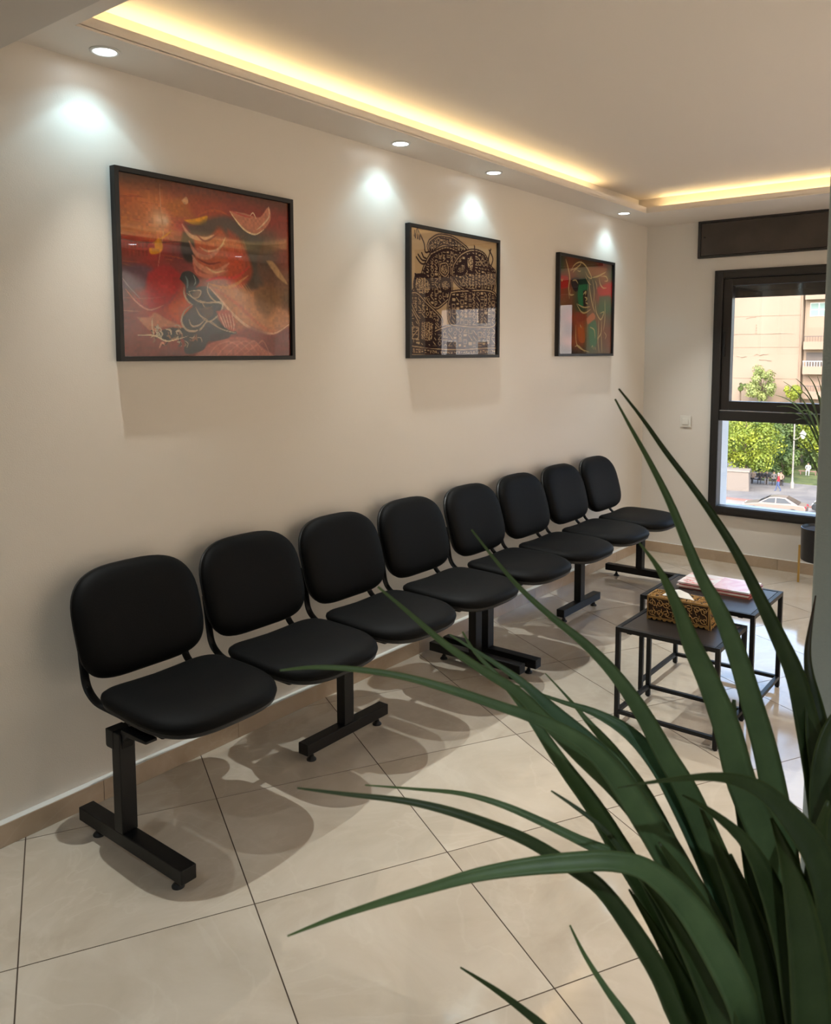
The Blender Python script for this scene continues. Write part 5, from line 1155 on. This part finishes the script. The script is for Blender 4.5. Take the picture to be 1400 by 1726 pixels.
def person(x, y, pose, shirt, legs, skin, label, rz=0, hair=(.02, .015, .012), z=0.0, h=1.66, group=None):
    t = empty('person', (x, y, G + z), rz); tag(t, label, 'person', group)
    s = h / 1.70
    if pose == 'sit':     # facing -y
        J = dict(pel=(0, 0, .52), sp=(0, .02, .72), ch=(0, .0, .95), nk=(0, -.02, 1.10), hd=(0, -.05, 1.20), ht=(0, -.05, 1.31),
                 ls=(-.19, 0, 1.03), le=(-.25, -.06, .78), lh=(-.14, -.30, .66), rs=(.19, 0, 1.03), re=(.25, -.06, .78), rh=(.14, -.30, .66),
                 lk=(-.13, -.42, .54), la=(-.13, -.44, .10), lf=(-.13, -.58, .04), rk=(.13, -.42, .54), ra=(.13, -.46, .10), rf=(.14, -.60, .04), lt=(-.10, -.04, .52), rt=(.10, -.04, .52))
    else:
        J = dict(pel=(0, 0, .90), sp=(0, .0, 1.10), ch=(0, .0, 1.32), nk=(0, -.01, 1.46), hd=(0, -.03, 1.56), ht=(0, -.03, 1.66),
                 ls=(-.18, 0, 1.38), le=(-.24, .10, 1.13), lh=(-.24, .02, .90), rs=(.18, 0, 1.38), re=(.24, -.06, 1.13), rh=(.22, -.20, .95),
                 lk=(-.10, -.13, .50), la=(-.10, -.20, .09), lf=(-.10, -.34, .04), rk=(.10, .02, .48), ra=(.10, .22, .12), rf=(.10, .10, .04), lt=(-.10, 0, .88), rt=(.10, 0, .88))
    rad = dict(pel=.15, sp=.13, ch=.15, nk=.055, hd=.095, ht=.075, ls=.07, le=.05, lh=.04, rs=.07, re=.05, rh=.04, lk=.065, la=.045, lf=.035, rk=.065, ra=.045, rf=.035, lt=.10, rt=.10)
    names = list(J); E_ = [('pel', 'sp'), ('sp', 'ch'), ('ch', 'nk'), ('nk', 'hd'), ('hd', 'ht'), ('ch', 'ls'), ('ls', 'le'), ('le', 'lh'), ('ch', 'rs'), ('rs', 're'), ('re', 'rh'), ('pel', 'lt'), ('lt', 'lk'), ('lk', 'la'), ('la', 'lf'), ('pel', 'rt'), ('rt', 'rk'), ('rk', 'ra'), ('ra', 'rf')]
    me = bpy.data.meshes.new('body'); me.from_pydata([tuple(c * s for c in J[n_]) for n_ in names], [(names.index(a), names.index(b)) for a, b in E_], [])
    o = bpy.data.objects.new('body', me); COL.objects.link(o)
    sk = o.modifiers.new('skin', 'SKIN'); o.modifiers.new('sub', 'SUBSURF').levels = 1
    for i_, n_ in enumerate(names): me.skin_vertices[0].data[i_].radius = (rad[n_] * s, rad[n_] * s * (.8 if n_ in ('pel', 'sp', 'ch') else 1))
    me.skin_vertices[0].data[0].use_root = True
    dg = bpy.context.evaluated_depsgraph_get(); me2 = bpy.data.meshes.new_from_object(o.evaluated_get(dg)); bpy.data.objects.remove(o)
    me2.materials.clear()
    for m_ in (shirt, legs, skin): me2.materials.append(m_)
    nz_, hz_ = J['nk'][2] * s, J['pel'][2] * s
    for p in me2.polygons:
        c = p.center; p.use_smooth = True
        far = pose == 'sit' and c.y < -.16 * s and c.z < .62 * s
        p.material_index = 2 if (c.z > nz_ - .02) else (1 if (c.z < hz_ + .02 or far) else 0)
        hh = Vector(J['lh']) * s, Vector(J['rh']) * s
        if min((c - q).length for q in hh) < .08: p.material_index = 2
    ob = bpy.data.objects.new('body', me2); COL.objects.link(ob); ob.parent = t
    bm = bmesh.new(); bmesh.ops.create_uvsphere(bm, u_segments=12, v_segments=8, radius=.108 * s, matrix=Matrix.Translation(Vector(J['ht']) * s + Vector((0, .02, -.01))) @ Matrix.Diagonal((1, 1.05, .85, 1)))
    obj('hair', bm, mat('hair', hair, .8), t, True)
    return t
SK = mat('skin', (.42, .26, .17), .6); BK = mat('dark_cloth', (.025, .024, .028), .8); GY = mat('grey_cloth', (.16, .15, .15), .8); RD = mat('red_cloth', (.42, .015, .025), .7); WT = mat('white_cloth', (.42, .42, .44), .7); BL = mat('blue_cloth', (.06, .09, .20), .8); TN = mat('tan_cloth', (.36, .26, .2), .8)
bc = empty('park_bench', (-19.3, 82.0, G), R(10)); tag(bc, 'dark park bench carrying a row of seated people', 'bench')
M['bwood'] = mat('dark_bench_wood', (.05, .035, .03), .7)
for k in range(4): boxo('slat', (-1.6, 1.6, -.34 + .13 * k, -.24 + .13 * k, .40, .44), M['bwood'], bc)
for k in range(3): boxo('slat', (-1.6, 1.6, .20, .235, .55 + .14 * k, .65 + .14 * k), M['bwood'], bc)
for xx_ in (-1.3, 0, 1.3):
    boxo('leg', (xx_ - .03, xx_ + .03, -.34, -.28, .0, .40), M['bwood'], bc); boxo('leg', (xx_ - .03, xx_ + .03, .14, .20, .0, .95), M['bwood'], bc)
for k, (dx, sh_, lg_, lb) in enumerate([(-1.2, TN, BK, 'person in a tan top seated at the left end of the dark bench'), (-.55, BK, BK, 'person all in dark clothes seated second from the left on the bench'), (.05, BK, GY, 'person in a dark top and grey trousers seated in the middle of the bench'),
                                        (.65, GY, BK, 'person in a grey top seated second from the right on the bench'), (1.25, TN, BK, 'person in a tan top seated at the right end of the bench')]):
    c, s_ = math.cos(R(10)), math.sin(R(10)); person(-19.3 + dx * c, 82.0 - .05 + dx * s_, 'sit', sh_, lg_, SK, lb, R(10 + 6 * (k - 2)), z=0.0)
person(-17.3, 78.4, 'walk', RD, BL, SK, 'woman in a bright red top walking behind the silver car', R(-70), hair=(.25, .22, .2))
wb_ = empty('park_bench', (-17.55, 90.6, G), R(5)); tag(wb_, 'pale bench on the lawn under the person in white', 'bench')
for k in range(3): boxo('slat', (-.9, .9, -.30 + .15 * k, -.19 + .15 * k, .40, .44), M['kerb'], wb_)
for xx_ in (-.7, .7): boxo('leg', (xx_ - .03, xx_ + .03, -.28, .12, .0, .40), M['kerb'], wb_)
person(-17.55, 90.5, 'sit', WT, WT, SK, 'person in white sitting on the bench on the lawn', R(5))

def car(x, y, rz, paint, label, name='car'):
    t = empty(name, (x, y, G + .02), rz); tag(t, label, 'car')
    hw = .88
    lower = [(-2.25, .32), (-2.28, .55), (-2.2, .74), (-1.35, .90), (-.95, .94), (1.55, .97), (2.15, .92), (2.28, .70), (2.27, .34), (1.85, .22), (-1.9, .22)]
    bm = bmesh.new(); prism(bm, lower, 'y', -hw, hw); bd = obj('body', bm, paint, t, bevel=.05, seg=3)
    bm = bmesh.new()
    cab = [(-1.15, .93, hw - .04), (-.35, 1.38, hw - .20), (.15, 1.45, hw - .22), (.85, 1.43, hw - .22), (1.75, .96, hw - .04)]
    Lr = [bm.verts.new((a_, -w_, z_)) for a_, z_, w_ in cab]; Rr = [bm.verts.new((a_, w_, z_)) for a_, z_, w_ in cab]
    bm.faces.new(Lr); bm.faces.new(Rr[::-1])
    for i_ in range(len(cab)): bm.faces.new((Lr[i_], Rr[i_], Rr[(i_ + 1) % 5], Lr[(i_ + 1) % 5]))
    obj('roof', bm, paint, t, bevel=.03)
    gm = M['carglass']
    for sd in (-1, 1):
        for nm_, q in (('side_window', [(-.90, .99), (-.33, 1.33), (.12, 1.39), (.12, .99)]), ('side_window', [(.18, .99), (.18, 1.39), (.78, 1.37), (1.32, 1.02)])):
            bm = bmesh.new(); vs = []
            for a_, z_ in q:
                w_ = hw - .04 - (z_ - .93) / .5 * .17 + .012; vs.append(bm.verts.new((a_, sd * w_, z_)))
            f_ = bm.faces.new(vs); r_ = bmesh.ops.extrude_face_region(bm, geom=[f_]); bmesh.ops.translate(bm, verts=[v for v in r_['geom'] if isinstance(v, bmesh.types.BMVert)], vec=(0, -sd * .03, 0)); obj(nm_, bm, gm, t)
    for a_, b_ in (((-1.14, .955), (-.38, 1.375)), ((1.74, .985), (.88, 1.425))):
        bm = bmesh.new(); d_ = -.012 if a_[0] < 0 else .012
        vs = [bm.verts.new(p) for p in ((a_[0] + d_, -.74, a_[1] + .01), (a_[0] + d_, .74, a_[1] + .01), (b_[0] + d_, .60, b_[1] + .01), (b_[0] + d_, -.60, b_[1] + .01))]; bm.faces.new(vs)
        o_ = obj('windscreen', bm, gm, t); o_.modifiers.new('s', 'SOLIDIFY').thickness = .02
    for xx_ in (-1.38, 1.38):
        for sd in (-1, 1):
            bm = bmesh.new(); lathe(bm, [(.30, -.10), (.33, -.07), (.33, .07), (.30, .10)], n=24); w_ = obj('wheel', bm, M['tyre'], t, True, angle=50, loc=(xx_, sd * (hw - .06), .33)); w_.rotation_euler = (R(90), 0, 0)
            bm = bmesh.new(); lathe(bm, [(.21, -.115), (.21, .115)], n=16); obj('rim', bm, M['rim'], w_)
    boxo('headlight', (-2.26, -2.10, -.78, -.45, .62, .74), M['white'], t, .02); boxo('headlight', (-2.26, -2.10, .45, .78, .62, .74), M['white'], t, .02)
    boxo('tail_light', (2.18, 2.285, -.80, -.50, .72, .86), RD, t, .02); boxo('tail_light', (2.18, 2.285, .50, .80, .72, .86), RD, t, .02)
    return t
M['carglass'] = mat('car_glass', (.02, .025, .03), .08); M['tyre'] = mat('tyre', (.02, .02, .02), .8); M['rim'] = mat('wheel_rim', (.36, .27, .20), .4, .6)
car(-14.6, 67.0, R(6), mat('champagne_paint', (.26, .21, .18), .32, .35), 'champagne-silver saloon car in the street below, lower edge of the window')
car(-10.2, 70.0, R(4), mat('dark_car_paint', (.04, .045, .05), .25, .3), 'dark car at the right edge of the lower pane, beyond the silver one')
